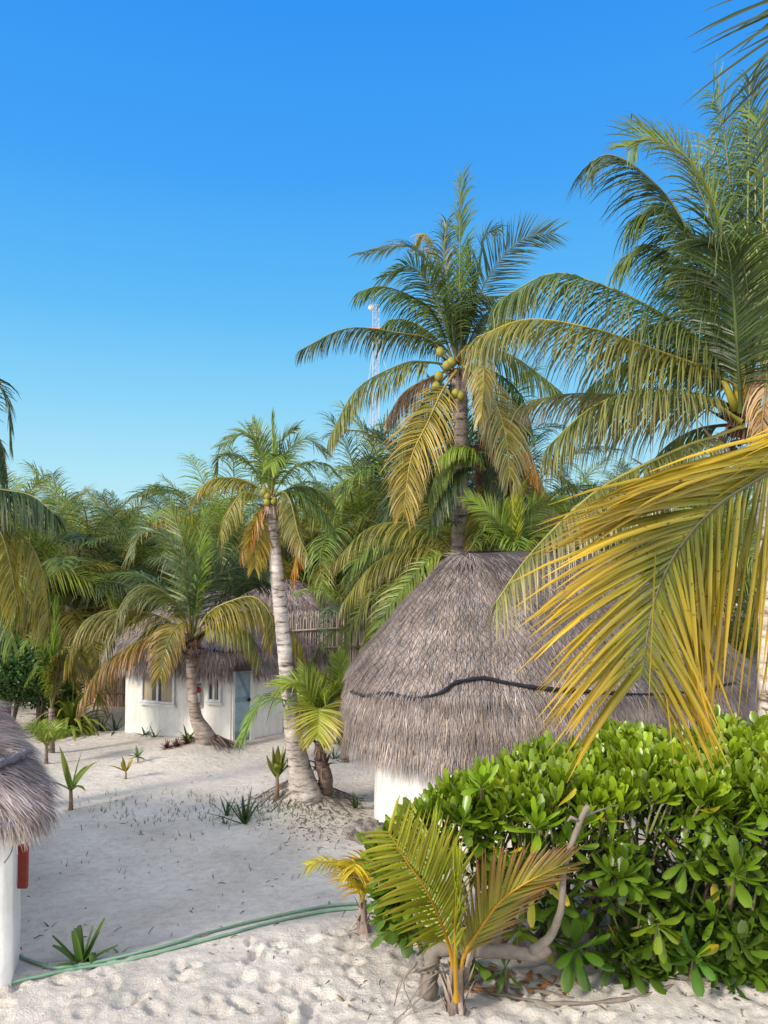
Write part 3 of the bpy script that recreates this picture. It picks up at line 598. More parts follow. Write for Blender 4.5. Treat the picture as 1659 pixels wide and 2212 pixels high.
# ---- large palm at the right
def right_palm():
    Y = 10.6; b = at(1666, 1560, Y); base = V((b.x, Y, gzf(b.x, Y))); root = empty('palm_tree', base, 'large palm at the right edge with its crown of long fronds and pale trunk', 'palm tree')
    trunk(root, [base + V((0, 0, -.2)), at(1665, 1400, Y), at(1662, 1180, Y), at(1648, 1000, Y)], [.2, .16, .15, .16], (.5, .45, .4))
    D_ = dict
    fl = [([(1617, 900), (1617, 780), (1615, 531), (1617, 354), (1619, 177)], 10.6, 10.7, D_(cols=DARK, tipcol=(.09, .12, .04), roll=(85, 75), L=.85, droop=.9, fwd=(35, 66), n=75, r0=.04, vl=.1, rach=(.3, .32, .08))),
          ([(1605, 890), (1590, 760), (1555, 487), (1493, 350), (1400, 300), (1360, 318)], 10.5, 9.9, D_(cols=LITE, tipcol=(.06, .1, .03), roll=(60, 70), L=.75, droop=.35, n=70, vl=.1)),
          ([(1600, 890), (1560, 720), (1475, 480), (1390, 375), (1320, 335), (1275, 350)], 10.4, 10.2, D_(cols=DARK, tipcol=(.1, .14, .05), roll=(10, 20), L=1.0, droop=1.3, n=75, kink=.12)),
          ([(1600, 880), (1570, 700), (1510, 540), (1440, 450), (1370, 470)], 10.6, 10.6, D_(cols=GREEN, L=.95, droop=1.6, n=65, kink=.1)),
          ([(1595, 880), (1559, 775), (1404, 665), (1271, 606), (1183, 593), (1075, 650)], 10.5, 10.2, D_(cols=GREEN, tipcol=(.15, .17, .06), L=.95, droop=2.0, n=85, rach=(.3, .27, .07), kink=.1)),
          ([(1595, 885), (1572, 819), (1404, 752), (1271, 708), (1139, 690), (1030, 728)], 10.3, 9.9, D_(cols=OLIVE, tipcol=(.17, .18, .06), L=.95, droop=2.1, n=85, rach=(.45, .36, .05), kink=.08)),
          ([(1600, 910), (1540, 870), (1471, 854), (1360, 850), (1271, 885), (1183, 965)], 10.2, 9.6, D_(cols=OLIVE, tipcol=(.3, .26, .09), roll=(-20, -28), L=.95, droop=1.7, n=85, rach=(.42, .36, .05))),
          ([(1600, 900), (1540, 868), (1400, 860), (1250, 850), (1140, 866)], 10.8, 11.0, D_(cols=OLIVE, L=.8, droop=1.8, n=60, tipcol=(.3, .2, .1))),
          ([(1600, 890), (1595, 797), (1583, 620), (1570, 545), (1530, 520)], 10.1, 9.0, D_(cols=DARK, tipcol=(.12, .15, .04), L=.95, droop=1.0, n=75, roll=(15, 0), rach=(.1, .13, .04), r0=.035)),
          ([(1615, 880), (1612, 700), (1600, 540), (1625, 520), (1655, 620), (1668, 760)], 10.3, 9.8, D_(cols=LITE, tipcol=(.35, .35, .15), L=.7, droop=1.8, n=65, rach=(.36, .34, .12))),
          ([(1605, 920), (1540, 945), (1477, 965), (1316, 1043), (1226, 1114), (1137, 1207), (1072, 1300)], 10.3, 8.6, D_(cols=OLIVE, tipcol=(.36, .3, .18), L=.8, droop=2.2, n=85, rach=(.42, .38, .1), w=.03)),
          ([(1600, 885), (1570, 740), (1500, 600), (1410, 530), (1340, 560)], 10.9, 11.2, D_(cols=GREEN, L=.95, droop=1.7, n=65)),
          ([(1605, 885), (1585, 700), (1535, 470), (1460, 330), (1380, 270)], 10.9, 11.4, D_(cols=DARK, tipcol=(.1, .14, .05), L=.85, droop=1.0, roll=(40, 50), n=65)),
          ([(1610, 885), (1605, 640), (1580, 420), (1560, 260), (1540, 200)], 11, 11.6, D_(cols=GREEN, L=.85, droop=.8, roll=(75, 75), n=65)),
          ([(1620, 880), (1640, 640), (1650, 420), (1640, 250)], 10.4, 10.4, D_(cols=GREEN, L=.9, droop=.9, roll=(70, 70), n=70)),
          ([(1595, 890), (1540, 800), (1440, 760), (1340, 790), (1270, 840)], 11, 11.4, D_(cols=GREEN, L=.85, droop=1.8, n=60)),
          ([(1630, 890), (1700, 700), (1800, 600), (1950, 650)], 10.6, 10.6, D_(cols=GREEN, L=.95, droop=1.6)),
          ([(1640, 900), (1760, 800), (1900, 850), (1990, 1000)], 10.6, 10.2, D_(cols=GREEN, L=.95, droop=1.8)),
          ([(1630, 880), (1660, 700), (1690, 480), (1760, 300)], 10.8, 11, D_(cols=DARK, L=.95, droop=.9, roll=(60, 60), n=70)),
          ([(1620, 880), (1600, 640), (1560, 420), (1530, 300)], 11, 11.9, D_(cols=GREEN, L=.9, droop=1.1, roll=(40, 40), n=60)),
          ([(1600, 890), (1530, 760), (1430, 700), (1330, 740)], 11, 12, D_(cols=DARK, L=.9, droop=1.8, n=60)),
          ([(1635, 900), (1650, 800), (1655, 830), (1640, 960)], 10.2, 9.5, D_(cols=DRY, tipcol=(.4, .33, .2), L=.45, droop=2.0, n=40)),
          ([(1600, 915), (1500, 930), (1420, 985), (1360, 1090)], 10.9, 11.6, D_(cols=GREEN, L=.8, droop=1.8, n=60))]
    for L, a, b_, kw in fl:
        kw['L'] *= 1.1; kw['n'] = int(kw.get('n', 60) * 1.25); kw.setdefault('w', .029); kw.setdefault('r0', .03); add_frond(root, L, a, b_, **kw)
    boots(root, at(1618, 905, Y), .24, 30, .5, (.22, .13, .09)); boots(root, at(1640, 960, Y), .22, 20, .45, (.2, .125, .09))
    boots(root, at(1560, 960, 10.5), .12, 8, .45, (.24, .16, .12))
    for (x0, y0, x1, y1) in ((1600, 880, 1588, 800), (1612, 860, 1600, 780), (1555, 960, 1535, 980), (1590, 885, 1562, 820)): mb = MB(); mb.tube([at(x0, y0, 10.2), at((x0 + x1) / 2, (y0 + y1) / 2, 10.15), at(x1, y1, 10.1)], [.07, .05, .04], 8, (.36, .3, .03)); mb.build('cut_stalk', M['plain'], root)
right_palm()

# ---- leaning palm left of centre, on its mound
def leaning_palm():
    bp = ground_at(655, 1712); Y = bp.y; root = empty('palm_tree', bp, 'tall slender leaning palm with ringed pale trunk on a sand mound', 'palm tree')
    yy = lambda t: Y + t
    trunk(root, [bp + V((.05, 0, -.15)), at(648, 1665, Y), at(636, 1600, Y), at(622, 1480, Y), at(607, 1330, Y + .1), at(592, 1180, Y + .2), at(586, 1085, Y + .2)], [.29, .2, .155, .125, .115, .108, .092], (.44, .41, .39), n=16, ring=.04)
    Yc = Y + .2; D_ = dict
    fl = [([(585, 1070), (585, 1030), (590, 980), (587, 905)], 0, 0, D_(cols=LITE, roll=(80, 80), droop=.3, L=.42, fwd=(35, 68), vl=.1)),
          ([(585, 1068), (572, 1020), (555, 955), (525, 935), (478, 962)], 0, -.3, D_(cols=GREEN, roll=(40, 40), droop=.6)),
          ([(582, 1068), (560, 1030), (525, 992), (478, 985), (468, 1020)], 0, 0, D_(cols=GREEN, droop=1.0)),
          ([(580, 1072), (545, 1045), (500, 1032), (450, 1040), (412, 1080)], 0, 0, D_(cols=OLIVE, droop=1.7)),
          ([(580, 1078), (525, 1065), (490, 1115), (475, 1155)], 0, -.5, D_(cols=OLIVE, droop=1.7, roll=(20, 20))),
          ([(582, 1082), (560, 1100), (538, 1140), (520, 1195)], 0, -.2, D_(cols=YELL, droop=1.4, tipcol=(.42, .2, .08))),
          ([(585, 1085), (568, 1130), (555, 1180), (550, 1225)], 0, -.3, D_(cols=YELL, droop=.8, roll=(60, 70))),
          ([(588, 1068), (600, 1015), (625, 970), (665, 948), (705, 980)], 0, .2, D_(cols=GREEN, roll=(-30, -40), droop=.7, tipcol=(.25, .28, .15))),
          ([(590, 1070), (620, 1025), (655, 1002), (700, 1003), (732, 1028)], 0, 0, D_(cols=GREEN, droop=1.2)),
          ([(590, 1075), (615, 1060), (655, 1068), (700, 1105), (725, 1150)], 0, 0, D_(cols=GREEN, droop=1.5, roll=(20, 20))),
          ([(590, 1078), (610, 1062), (628, 1085), (645, 1155), (665, 1200)], 0, -.5, D_(cols=OLIVE, droop=1.3, tipcol=(.3, .26, .1))),
          ([(588, 1082), (612, 1110), (640, 1180), (632, 1250)], 0, -.1, D_(cols=ORNG, droop=1.2, roll=(30, 40))),
          ([(588, 1068), (600, 1010), (612, 950), (640, 925)], .2, .8, D_(cols=GREEN, roll=(50, 50), droop=.5)),
          ([(584, 1068), (575, 1000), (562, 940), (545, 915)], .2, .8, D_(cols=GREEN, roll=(50, 50), droop=.5)),
          ([(586, 1070), (592, 1010), (600, 985), (585, 1010)], -.1, -.9, D_(cols=LITE, droop=1.0)),
          ([(590, 1075), (640, 1050), (690, 1060), (720, 1090)], .4, 1.2, D_(cols=GREEN, droop=1.4))]
    for L, a, b_, kw in fl:
        kw.setdefault('L', .4); kw.setdefault('n', 50); kw.setdefault('w', .024); kw.setdefault('r0', .02); add_frond(root, L, Yc + a, Yc + b_, rach=(.32, .27, .08), **kw)
    boots(root, at(587, 1090, Yc), .12, 14, .3, (.22, .15, .1)); coconuts(root, [at(x, y, Yc - .15) for x, y in ((578, 1072), (570, 1063), (592, 1082), (577, 1085))], .06)
leaning_palm()

# ---- bent palm in front of the back hut
def bent_palm():
    bp = ground_at(440, 1598); Y = bp.y - .1; root = empty('palm_tree', bp, 'short palm with curved trunk and drooping orange fronds before the white hut', 'palm tree')
    trunk(root, [bp + V((.05, .1, -.15)), at(438, 1580, Y), at(424, 1550, Y), at(416, 1500, Y), at(412, 1440, Y), at(415, 1372, Y)], [.32, .2, .145, .11, .105, .11], (.33, .28, .25))
    D_ = dict; Y = Y - .1
    fl = [([(416, 1375), (420, 1300), (432, 1206), (440, 1110)], 0, .2, D_(cols=LITE, roll=(70, 60), L=.65, droop=.5, fwd=(30, 66))),
          ([(413, 1375), (405, 1290), (388, 1210), (355, 1157), (310, 1150), (285, 1195)], 0, -.3, D_(cols=BLUE, roll=(10, 25), L=.8, droop=1.0, tipcol=(.16, .2, .07))),
          ([(414, 1375), (408, 1280), (398, 1180), (370, 1100)], .2, .8, D_(cols=GREEN, roll=(75, 80), L=.75, droop=.15)),
          ([(418, 1375), (440, 1285), (475, 1240), (530, 1225), (582, 1240)], .1, .3, D_(cols=BLUE, roll=(50, 40), L=.8, droop=.5, n=70)),
          ([(420, 1378), (450, 1325), (500, 1298), (550, 1290), (585, 1330), (590, 1380)], 0, -.4, D_(cols=OLIVE, L=.85, droop=1.5, n=70, roll=(-10, 0), tipcol=(.3, .24, .05), rach=(.4, .38, .15))),
          ([(410, 1375), (385, 1310), (335, 1268), (285, 1275), (245, 1340), (225, 1400)], 0, -.4, D_(cols=OLIVE, L=.85, droop=1.3, n=70, tipcol=(.17, .17, .05))),
          ([(410, 1378), (340, 1330), (250, 1318), (180, 1345), (140, 1430)], .1, -.2, D_(cols=OLIVE, L=.9, droop=1.5, n=70, tipcol=(.26, .2, .05))),
          ([(412, 1380), (360, 1370), (300, 1385), (220, 1440), (170, 1520)], -.2, -.6, D_(cols=ORNG, L=.7, droop=2.0, n=70, tipcol=(.38, .19, .07))),
          ([(416, 1376), (400, 1345), (378, 1360), (358, 1400), (345, 1462)], -.2, -.9, D_(cols=YELL, L=.55, droop=1.0, roll=(30, 40), tipcol=(.42, .24, .05), n=60)),
          ([(420, 1378), (470, 1345), (530, 1360), (560, 1420)], -.1, -.5, D_(cols=OLIVE, L=.7, droop=1.6)),
          ([(422, 1378), (500, 1325), (590, 1330), (645, 1385), (668, 1460)], .2, .2, D_(cols=OLIVE, L=.75, droop=1.6, n=60)),
          ([(412, 1375), (370, 1290), (300, 1240), (240, 1240)], .4, 1.2, D_(cols=GREEN, L=.75, droop=1.1)),
          ([(416, 1375), (470, 1310), (530, 1260), (590, 1270)], .5, 1.4, D_(cols=DARK, L=.75, droop=.9, roll=(30, 30))),
          ([(410, 1378), (370, 1350), (320, 1360), (270, 1420)], .2, .6, D_(cols=OLIVE, L=.7, droop=1.6, tipcol=(.3, .2, .06)))]
    for L, a, b_, kw in fl:
        kw.setdefault('n', 58); kw.setdefault('w', .033); kw.setdefault('r0', .03); add_frond(root, L, Y + a, Y + b_, **kw)
    boots(root, at(415, 1380, Y), .14, 14, .5, (.16, .1, .07)); boots(root, at(413, 1408, Y), .12, 8, .4, (.13, .09, .07))
    mb = MB()
    for i in range(26):
        a = random.uniform(-.5, .9); p = bp + V((random.uniform(-.1, .35), -.05, .12)); q = p + V((random.uniform(.1, .75), random.uniform(-.4, .1), -random.uniform(.1, .3))); q.z = gzf(q.x, q.y) + .02; mb.tube([p, (p + q) / 2 + V((0, 0, .04)), q], [.018, .014, .005], 5, (.14, .1, .09))
    mb.build('root', M['wood'], root)
bent_palm()

# ---- palm outside the left edge
def edge_palm():
    Y = 12.0; b = at(-130, 1300, Y); base = V((b.x, Y, gzf(b.x, Y))); root = empty('palm_tree', base, 'palm cut off by the left edge, only dark hanging fronds in view', 'palm tree')
    trunk(root, [base + V((0, 0, -.2)), at(-135, 1300, Y), at(-130, 1080, Y)], [.22, .17, .15])
    fl = [([(-130, 1080), (-100, 930), (-60, 850), (-20, 815), (15, 870), (22, 960)], 0, -.2, dict(cols=DARK, L=.6, droop=1.2, roll=(20, 30))),
          ([(-130, 1080), (-90, 960), (-40, 925), (0, 950), (18, 1040)], 0, .1, dict(cols=DARK, L=.6, droop=1.3, roll=(10, 20))),
          ([(-130, 1080), (-50, 1055), (20, 1060), (70, 1072), (118, 1110)], 0, -.3, dict(cols=DARK, L=.85, droop=1.9, n=70)),
          ([(-130, 1085), (-60, 1100), (-5, 1140), (20, 1210), (38, 1310)], 0, -.5, dict(cols=YELL, L=.75, droop=1.5)),
          ([(-130, 1085), (-20, 1110), (60, 1170), (95, 1250), (105, 1350)], .2, .2, dict(cols=OLIVE, L=.85, droop=1.8, n=70)),
          ([(-130, 1085), (-60, 1170), (0, 1230), (40, 1270), (80, 1340)], .3, .1, dict(cols=OLIVE, L=.8, droop=1.6)),
          ([(-130, 1085), (-100, 1180), (-50, 1260), (0, 1300), (30, 1380)], -.2, -.6, dict(cols=GREEN, L=.7, droop=1.5)),
          ([(-130, 1080), (-220, 1000), (-330, 1050)], 0, 0, dict(cols=GREEN, L=.8, droop=1.6)), ([(-130, 1080), (-200, 1150), (-260, 1300)], 0, 0, dict(cols=GREEN, L=.8, droop=1.6)),
          ([(-130, 1080), (-150, 900), (-200, 800)], 0, 0, dict(cols=GREEN, L=.8, droop=1.0, roll=(60, 60)))]
    for L, a, b_, kw in fl:
        kw.setdefault('n', 58); add_frond(root, L, Y + a, Y + b_, w=.032, r0=.03, **kw)
edge_palm()

# ---- young palms near the leaning palm and in the foreground
def young_palms():
    bp = ground_at(700, 1706); Y = bp.y - .15; root = empty('young_palm', bp, 'young bright green palm with a yellowish front frond beside the leaning trunk', 'palm tree', None); D_ = dict
    trunk(root, [bp + V((0, 0, -.1)), at(703, 1680, Y), at(692, 1640, Y), at(690, 1602, Y)], [.13, .12, .1, .07], (.15, .11, .09)); boots(root, at(694, 1650, Y), .085, 16, .22, (.14, .1, .08)); boots(root, at(690, 1612, Y), .06, 10, .2, (.16, .11, .09))
    fl = [([(690, 1605), (680, 1560), (655, 1528), (608, 1510), (562, 1516), (522, 1596)], 0, -.3, D_(cols=LITE, L=.5, droop=.9, roll=(-15, 20), tipcol=(.2, .3, .06))),
          ([(690, 1605), (684, 1550), (669, 1501), (644, 1472), (603, 1482)], 0, -.3, D_(cols=LITE, L=.42, droop=.4, roll=(50, 40))),
          ([(690, 1605), (684, 1545), (672, 1490), (663, 1447)], .1, .3, D_(cols=LITE, L=.42, droop=.1, roll=(85, 85), fwd=(35, 60))),
          ([(690, 1605), (686, 1545), (697, 1500), (704, 1468)], .2, .6, D_(cols=LITE, L=.4, droop=.2, roll=(80, 80), fwd=(35, 60))),
          ([(690, 1605), (702, 1530), (729, 1492), (757, 1468), (792, 1447)], .1, .2, D_(cols=LITE, L=.4, droop=.5, roll=(30, 40))),
          ([(690, 1605), (705, 1545), (735, 1515), (765, 1506)], 0, -.2, D_(cols=OLIVE, L=.32, droop=.6)),
          ([(690, 1600), (691, 1560), (692, 1530), (690, 1550), (685, 1592)], -.1, -1.0, D_(cols=((.26, .31, .02), (.42, .36, .025)), L=.5, droop=.45, roll=(0, 0), vl=.15, n=45, fwd=(8, 55), t0=.42, tipcol=(.44, .33, .05), rach=(.5, .42, .1)))]
    for L, a, b_, kw in fl:
        kw.setdefault('n', 46); kw['L'] *= 1.1; add_frond(root, L, Y + a, Y + b_, w=.032, r0=.018, **kw)
    root['group'] = 'young palms on the sand'
    # second smaller palm behind it
    # foreground small palm with fan of fronds
    bp = ground_at(985, 2185); Y = bp.y; root = empty('young_palm', bp, 'yellow-green young palm with orange stalks in the foreground before the hedge', 'palm tree', 'young palms on the sand')
    fl = [([(982, 2160), (977, 2075), (957, 2006), (922, 1925), (879, 1862), (838, 1795)], 0, -.35, D_(roll=(85, 88), L=.51, fwd=(30, 46), droop=.12, n=36, cols=((.19, .22, .012), (.34, .29, .02)), vl=.2, t0=.34)),
          ([(986, 2160), (984, 2075), (985, 1990), (985, 1930), (982, 1893)], -.1, -.5, D_(roll=(88, 88), L=.5, fwd=(50, 68), droop=.05, n=38, cols=((.22, .29, .012), (.36, .38, .02)), vl=.05, t0=.3)),
          ([(990, 2160), (999, 2075), (1029, 2018), (1082, 1946), (1140, 1905), (1205, 1872)], 0, -.1, D_(roll=(80, 80), L=.46, fwd=(50, 76), droop=.1, n=40, t0=.25, cols=((.2, .23, .014), (.34, .25, .03)), tipcol=(.24, .1, .035), vl=.1))]
    for L, a, b_, kw in fl: add_frond(root, L, Y + a, Y + b_, mat='frond_near', w=.036, r0=.022, rach=(.5, .27, .02), fold=.3, kink=.0, jit=.45, dens=1.0, **kw)
    add_frond(root, [(986, 2160), (980, 2070), (955, 1960), (935, 1870), (925, 1800)], Y, Y + .35, mat='frond_near', w=.036, r0=.018, rach=(.4, .3, .03), fold=.3, kink=0, jit=.5, dens=1.0, roll=(75, 80), L=.55, fwd=(40, 60), droop=.05, n=30, cols=((.15, .22, .012), (.24, .28, .02)), vl=.1, t0=.3)
    mb = MB()
    for i in range(40):
        a = random.uniform(0, 6.28); p = at(985 + random.uniform(-8, 8), 2150 + random.uniform(-60, 30), Y) + V((math.cos(a) * .05, math.sin(a) * .05, 0)); b = random.uniform(.6, 1.4); dn = random.random() < .35
        mb.blade(p + V((0, 0, -.12)), V((math.cos(a) * .35, math.sin(a) * .35, -1 if dn else 1)), V((-math.sin(a), math.cos(a), 0)), random.uniform(.15, .36), .04, ((.2 * b, .16 * b, .13 * b), (.34 * b, .28 * b, .23 * b)), droop=.4, fold=.3)
    mb.tube([bp + V((0, 0, -.1)), at(985, 2150, Y), at(984, 2090, Y)], [.1, .075, .05], 9, (.2, .15, .12), jit=.2); mb.build('trunk', M['fibre'], root)
    # golden small palm left of it
    bp = ground_at(786, 2012); Y = bp.y; root = empty('young_palm', bp, 'small golden-yellow palm with frayed grey stem beside the green hoses', 'palm tree', 'young palms on the sand')
    for L, a, b_, kw in [([(783, 1950), (775, 1925), (763, 1899), (732, 1868), (700, 1860), (666, 1868)], 0, -.2, D_(roll=(-10, 10), L=.26, droop=.9, fwd=(10, 50), tipcol=(.3, .3, .03))),
                         ([(784, 1950), (781, 1905), (790, 1862), (812, 1850), (835, 1870)], 0, -.3, D_(roll=(10, 20), L=.34, droop=.8)), ([(784, 1950), (780, 1900), (772, 1870), (768, 1862), (765, 1880)], 0, -.5, D_(L=.34, droop=.7, fwd=(10, 50))),
                         ([(784, 1950), (790, 1915), (800, 1880), (825, 1890)], 0, .4, D_(L=.3, droop=.6))]:
        add_frond(root, L, Y + a, Y + b_, w=.022, r0=.012, n=34, cols=((.6, .45, .015), (.72, .52, .03)), rach=(.5, .4, .04), kink=0, **kw)
    mb = MB(); mb.tube([bp + V((0, 0, -.08)), bp + V((0, 0, .05)), at(784, 1985, Y), at(783, 1945, Y)], [.1, .07, .05, .03], 9, (.26, .2, .17), jit=.25)
    for i in range(26):
        a = random.uniform(0, 6.28); b = random.uniform(.6, 1.4); mb.blade(bp + V((math.cos(a) * .04, math.sin(a) * .04, random.uniform(.02, .25))), V((math.cos(a) * .4, math.sin(a) * .4, random.choice([1, 1, -.3]))), V((-math.sin(a), math.cos(a), 0)), random.uniform(.08, .2), .025, ((.22 * b, .17 * b, .14 * b), (.34 * b, .27 * b, .22 * b)), droop=.5)
    mb.build('trunk', M['fibre'], root)
young_palms()

# ---- nearby palm outside the right edge whose fronds hang into view
def near_palm():
    base = V((4.3, 3.9, gzf(4.3, 3.9))); root = empty('palm_tree', base, 'nearby palm outside the right edge whose big golden frond hangs over the hedge', 'palm tree')
    cr = V((4.0, 3.8, 5.3)); trunk(root, [base + V((0, 0, -.2)), V((4.2, 3.9, 2)), cr], [.24, .17, .16])
    D_ = dict; YG = ((.13, .17, .018), (.33, .27, .014))
    def nf(pts, label=None, **kw):
        mb = MB(); frond_geo(mb, pts, fold=.28, seg=5, **kw); o = mb.build('frond', M['frond_near'], root)
        if label: o['label'] = label
    nf([cr, V((3.3, 3.75, 5.2)), at(2050, 790, 3.7), at(1830, 915, 3.66), at(1659, 1021, 3.6), at(1548, 1093, 3.53), at(1470, 1179, 3.48), at(1423, 1268, 3.45), at(1403, 1345, 3.42), at(1394, 1405, 3.4), at(1388, 1455, 3.4)], 'big golden-yellow frond fanned over the netted roof', L=.97, n=135, dens=1.0, w=.029, droop=.3, roll=(-78, -82), fwd=(80, 50), fwdp=(28, 42), vl=.02, cols=YG, tipcol=(.56, .35, .018), rach=(.14, .12, .05), r0=.017, kink=.03, t0=.4, jit=.9)
    nf([cr, V((3.6, 3.6, 5.9)), V((2.9, 3.4, 6.3)), at(1900, -60, 3.3), at(1790, -80, 3.25), at(1735, 40, 3.2), at(1715, 300, 3.2)], 'dark frond tip reaching in at the top right corner', L=.72, n=36, dens=1.0, w=.02, droop=.15, roll=(-88, -88), fwd=(48, 52), cols=DARK, rach=(.1, .12, .05), kink=0, t0=.5)
    for a in (0, .7, 1.4, -0.8, -1.4): 
        d = V((math.cos(a), math.sin(a), 0)); nf([cr, cr + d * 1.2 + V((0, 0, .6)), cr + d * 2.4 + V((0, 0, .4)), cr + d * 3.2 + V((0, 0, -.6))], L=.8, n=40, w=.04, droop=1, cols=GREEN)
near_palm()

# ---------------------------------------------------------------- the grove behind
PROTO = {}
def proto(elev, curv, cols, key, tip=None):
    if (key, elev) in PROTO: return PROTO[(key, elev)]
    out = []
    for v_ in range(2):
        pts = [V((0, 0, 0))]; a = R(elev); n = 6
        for i in range(n): pts.append(pts[-1] + V((math.cos(a), random.uniform(-.04, .04), math.sin(a))) / n); a -= R(curv) / n * (1 + .5 * i / n)
        mb = MB(); frond_geo(mb, pts, L=.25, n=54, w=.0105, droop=(1.5 if elev < 60 else 1.0), cols=cols, tipcol=tip, r0=.009, seg=3, dens=1.2, vl=.12, rk=4, t0=.12, fwd=(20, 60))
        me = bpy.data.meshes.new('frond'); me.from_pydata([tuple(p) for p in mb.v], [], mb.f); at_ = me.color_attributes.new('Col', 'FLOAT_COLOR', 'POINT'); arr = np.ones((len(mb.v), 4), np.float32); arr[:, :3] = np.array(mb.c); at_.data.foreach_set('color', arr.ravel())
        me.materials.append(M['frond']); out.append((me, np.array([tuple(p) for p in mb.v]), mb.f, np.array(mb.c)))
    PROTO[(key, elev)] = out; return out
KEYS = {'g': GREEN, 'd': DARK, 'l': LITE, 'o': OLIVE, 'y': YELL, 'b': BLUE, 'r': ORNG}
TIP = {'g': (.13, .17, .04), 'd': (.06, .09, .03), 'l': (.24, .3, .05), 'o': (.24, .2, .06), 'y': (.4, .28, .05), 'b': (.14, .19, .09), 'r': (.4, .2, .06)}
CLS = [(80, 42), (66, 80), (48, 100), (24, 105), (-5, 80), (-35, 50)]
def crown(c, L, mix, n, add):
    az0 = random.uniform(0, 6.28)
    for i in range(n):
        t = (i + .5) / n; k = min(5, int(t * 6)); az_ = az0 + i * 2.399; ln = L * random.uniform(.85, 1.12) * (1 if k < 5 else .85); key = random.choice(mix)
        if k >= 4 and random.random() < .5: key = random.choice('oyyr')
        if k == 0 and random.random() < .2: key = 'l' if 'l' in mix else key
        pr = proto(CLS[k][0], CLS[k][1], KEYS[key], key, TIP[key]); me = random.choice(pr)
        Mx = Matrix.Translation(c) @ Matrix.Rotation(az_, 4, 'Z') @ Matrix.Rotation(R(random.uniform(-9, 9)), 4, 'Y') @ Matrix.Rotation(R(random.uniform(-20, 20)), 4, 'X') @ Matrix.Scale(ln, 4); add(me, Mx)
GRV = [(185, 1165, 27, 2.5, 'gglb', 14, 'dark palm with fan-like top left of the skyline gap'), (95, 1215, 24, 2.5, 'gdol', 14, 'dense palm left of the dark fan-topped palm'), (258, 1190, 29, 2.2, 'ggl', 13, 'slim palm just right of the dark fan-topped palm'),
       (335, 1215, 24, 2.3, 'gbl', 14, 'palm with upright spiky fronds behind the bent palm'), (480, 1130, 26, 2.7, 'gloy', 15, 'olive palm directly left of the leaning palm crown'), (415, 1185, 29, 2.2, 'gdol', 13, 'palm half hidden behind the bent palm top'),
       (655, 1150, 32, 2.6, 'ggol', 14, 'palm close behind the right of the leaning palm crown'), (705, 1115, 31, 2.6, 'lgo', 14, 'pale green palm in the skyline right of the leaning palm'), (775, 1110, 26, 2.9, 'golg', 15, 'palm below the radio mast foot'),
       (850, 1085, 27, 2.8, 'gdol', 15, 'palm right of the radio mast foot'), (925, 1085, 24, 2.7, 'gdo', 15, 'shadowy palm left of the tall palm trunk'), (1040, 1000, 21, 2.5, 'gdg', 15, 'dark palm whose crown wraps the tall palm trunk'),
       (880, 985, 24, 2.2, 'gloy', 12, 'yellowing palm showing under the left of the tall crown'), (1130, 1075, 24, 2.6, 'dgr', 14, 'palm with orange hanging fronds right of the tall trunk'), (1205, 1110, 28, 2.4, 'ggl', 13, 'palm in the skyline left of the golden frond'),
       (1290, 1105, 31, 2.3, 'lg', 13, 'light green distant palm below the long right fronds'), (1370, 1095, 30, 2.2, 'lgo', 13, 'second light distant palm below the long right fronds'), (1455, 1100, 27, 2.5, 'ggol', 13, 'palm behind the golden frond, under the right crown'),
       (1545, 1110, 27, 2.5, 'ggol', 13, 'palm hidden behind the golden frond stem'), (20, 1225, 22, 2.6, 'gdol', 14, 'palm behind the cut-off fronds at the left edge'),
       (60, 1310, 23, 2.4, 'gloy', 13, 'mid-height palm above the round bush at left'), (150, 1290, 22.5, 2.4, 'gdol', 13, 'mid-height palm above the bright upright sapling'), (232, 1265, 24, 2.4, 'gdbl', 13, 'palm with arching fronds left of the bent palm'),
       (300, 1260, 25, 2.3, 'gdbl', 13, 'shadowed palm behind the left fronds of the bent palm'), (520, 1200, 29, 2.5, 'gglb', 13, 'palm between the bent palm and leaning trunk'), (655, 1200, 30, 2.0, 'oyl', 13, 'palm above the cone-roofed hut'),
       (725, 1195, 30, 2.3, 'oyl', 14, 'yellowish palm above the cone roof and right of the leaning trunk'), (835, 1170, 28, 2.5, 'gloy', 14, 'palm with arching fronds between leaning palm and netted roof'), (905, 1200, 21.5, 2.5, 'golg', 14, 'broad palm just left of the netted roof top'),
       (1010, 1185, 20, 2.4, 'gol', 13, 'palm directly behind the netted roof ridge'), (1200, 1200, 23, 2.4, 'ggol', 12, 'palm behind the right slope of the netted roof'), (1370, 1190, 24, 2.4, 'ggol', 12, 'palm behind the hanging dry frond'), (1560, 1200, 24, 2.6, 'ggol', 12, 'palm behind the golden frond near the pale trunk'),
       (545, 1240, 29, 2.2, 'ggol', 12, 'low palm behind the back hut roof'), (190, 1345, 24, 2.2, 'ggol', 12, 'low dark palm left of the white hut roof'), (785, 1320, 22.5, 1.9, 'gdbl', 12, 'low dark green palm by the reed fence'), (700, 1280, 29, 1.4, 'll', 9, 'bright green low palm behind the cone roof slope')]
for (px, py, Y, L, mix, n, lab) in GRV:
    py += 48 if py < 1240 else 20; c = at(px, py, Y); x2 = c.x + random.uniform(-.4, .4); g = gzf(x2, Y); root = empty('palm_tree', (x2, Y, g), lab, 'palm tree', 'palms in the grove behind the huts')
    if c.z - g > .7: trunk(root, [V((x2, Y, g - .2)), V(((x2 * .6 + c.x * .4), Y, (g * .5 + c.z * .5))), c], [.19, .13, .12], (.24, .2, .18), n=8)
    def add(me, Mx, root=root):
        o = bpy.data.objects.new('frond', me[0]); COL.objects.link(o); o.parent = root; o.matrix_local = Matrix.Translation(-root.location) @ Mx
    crown(c, L * 1.5, mix, n + 2, add)
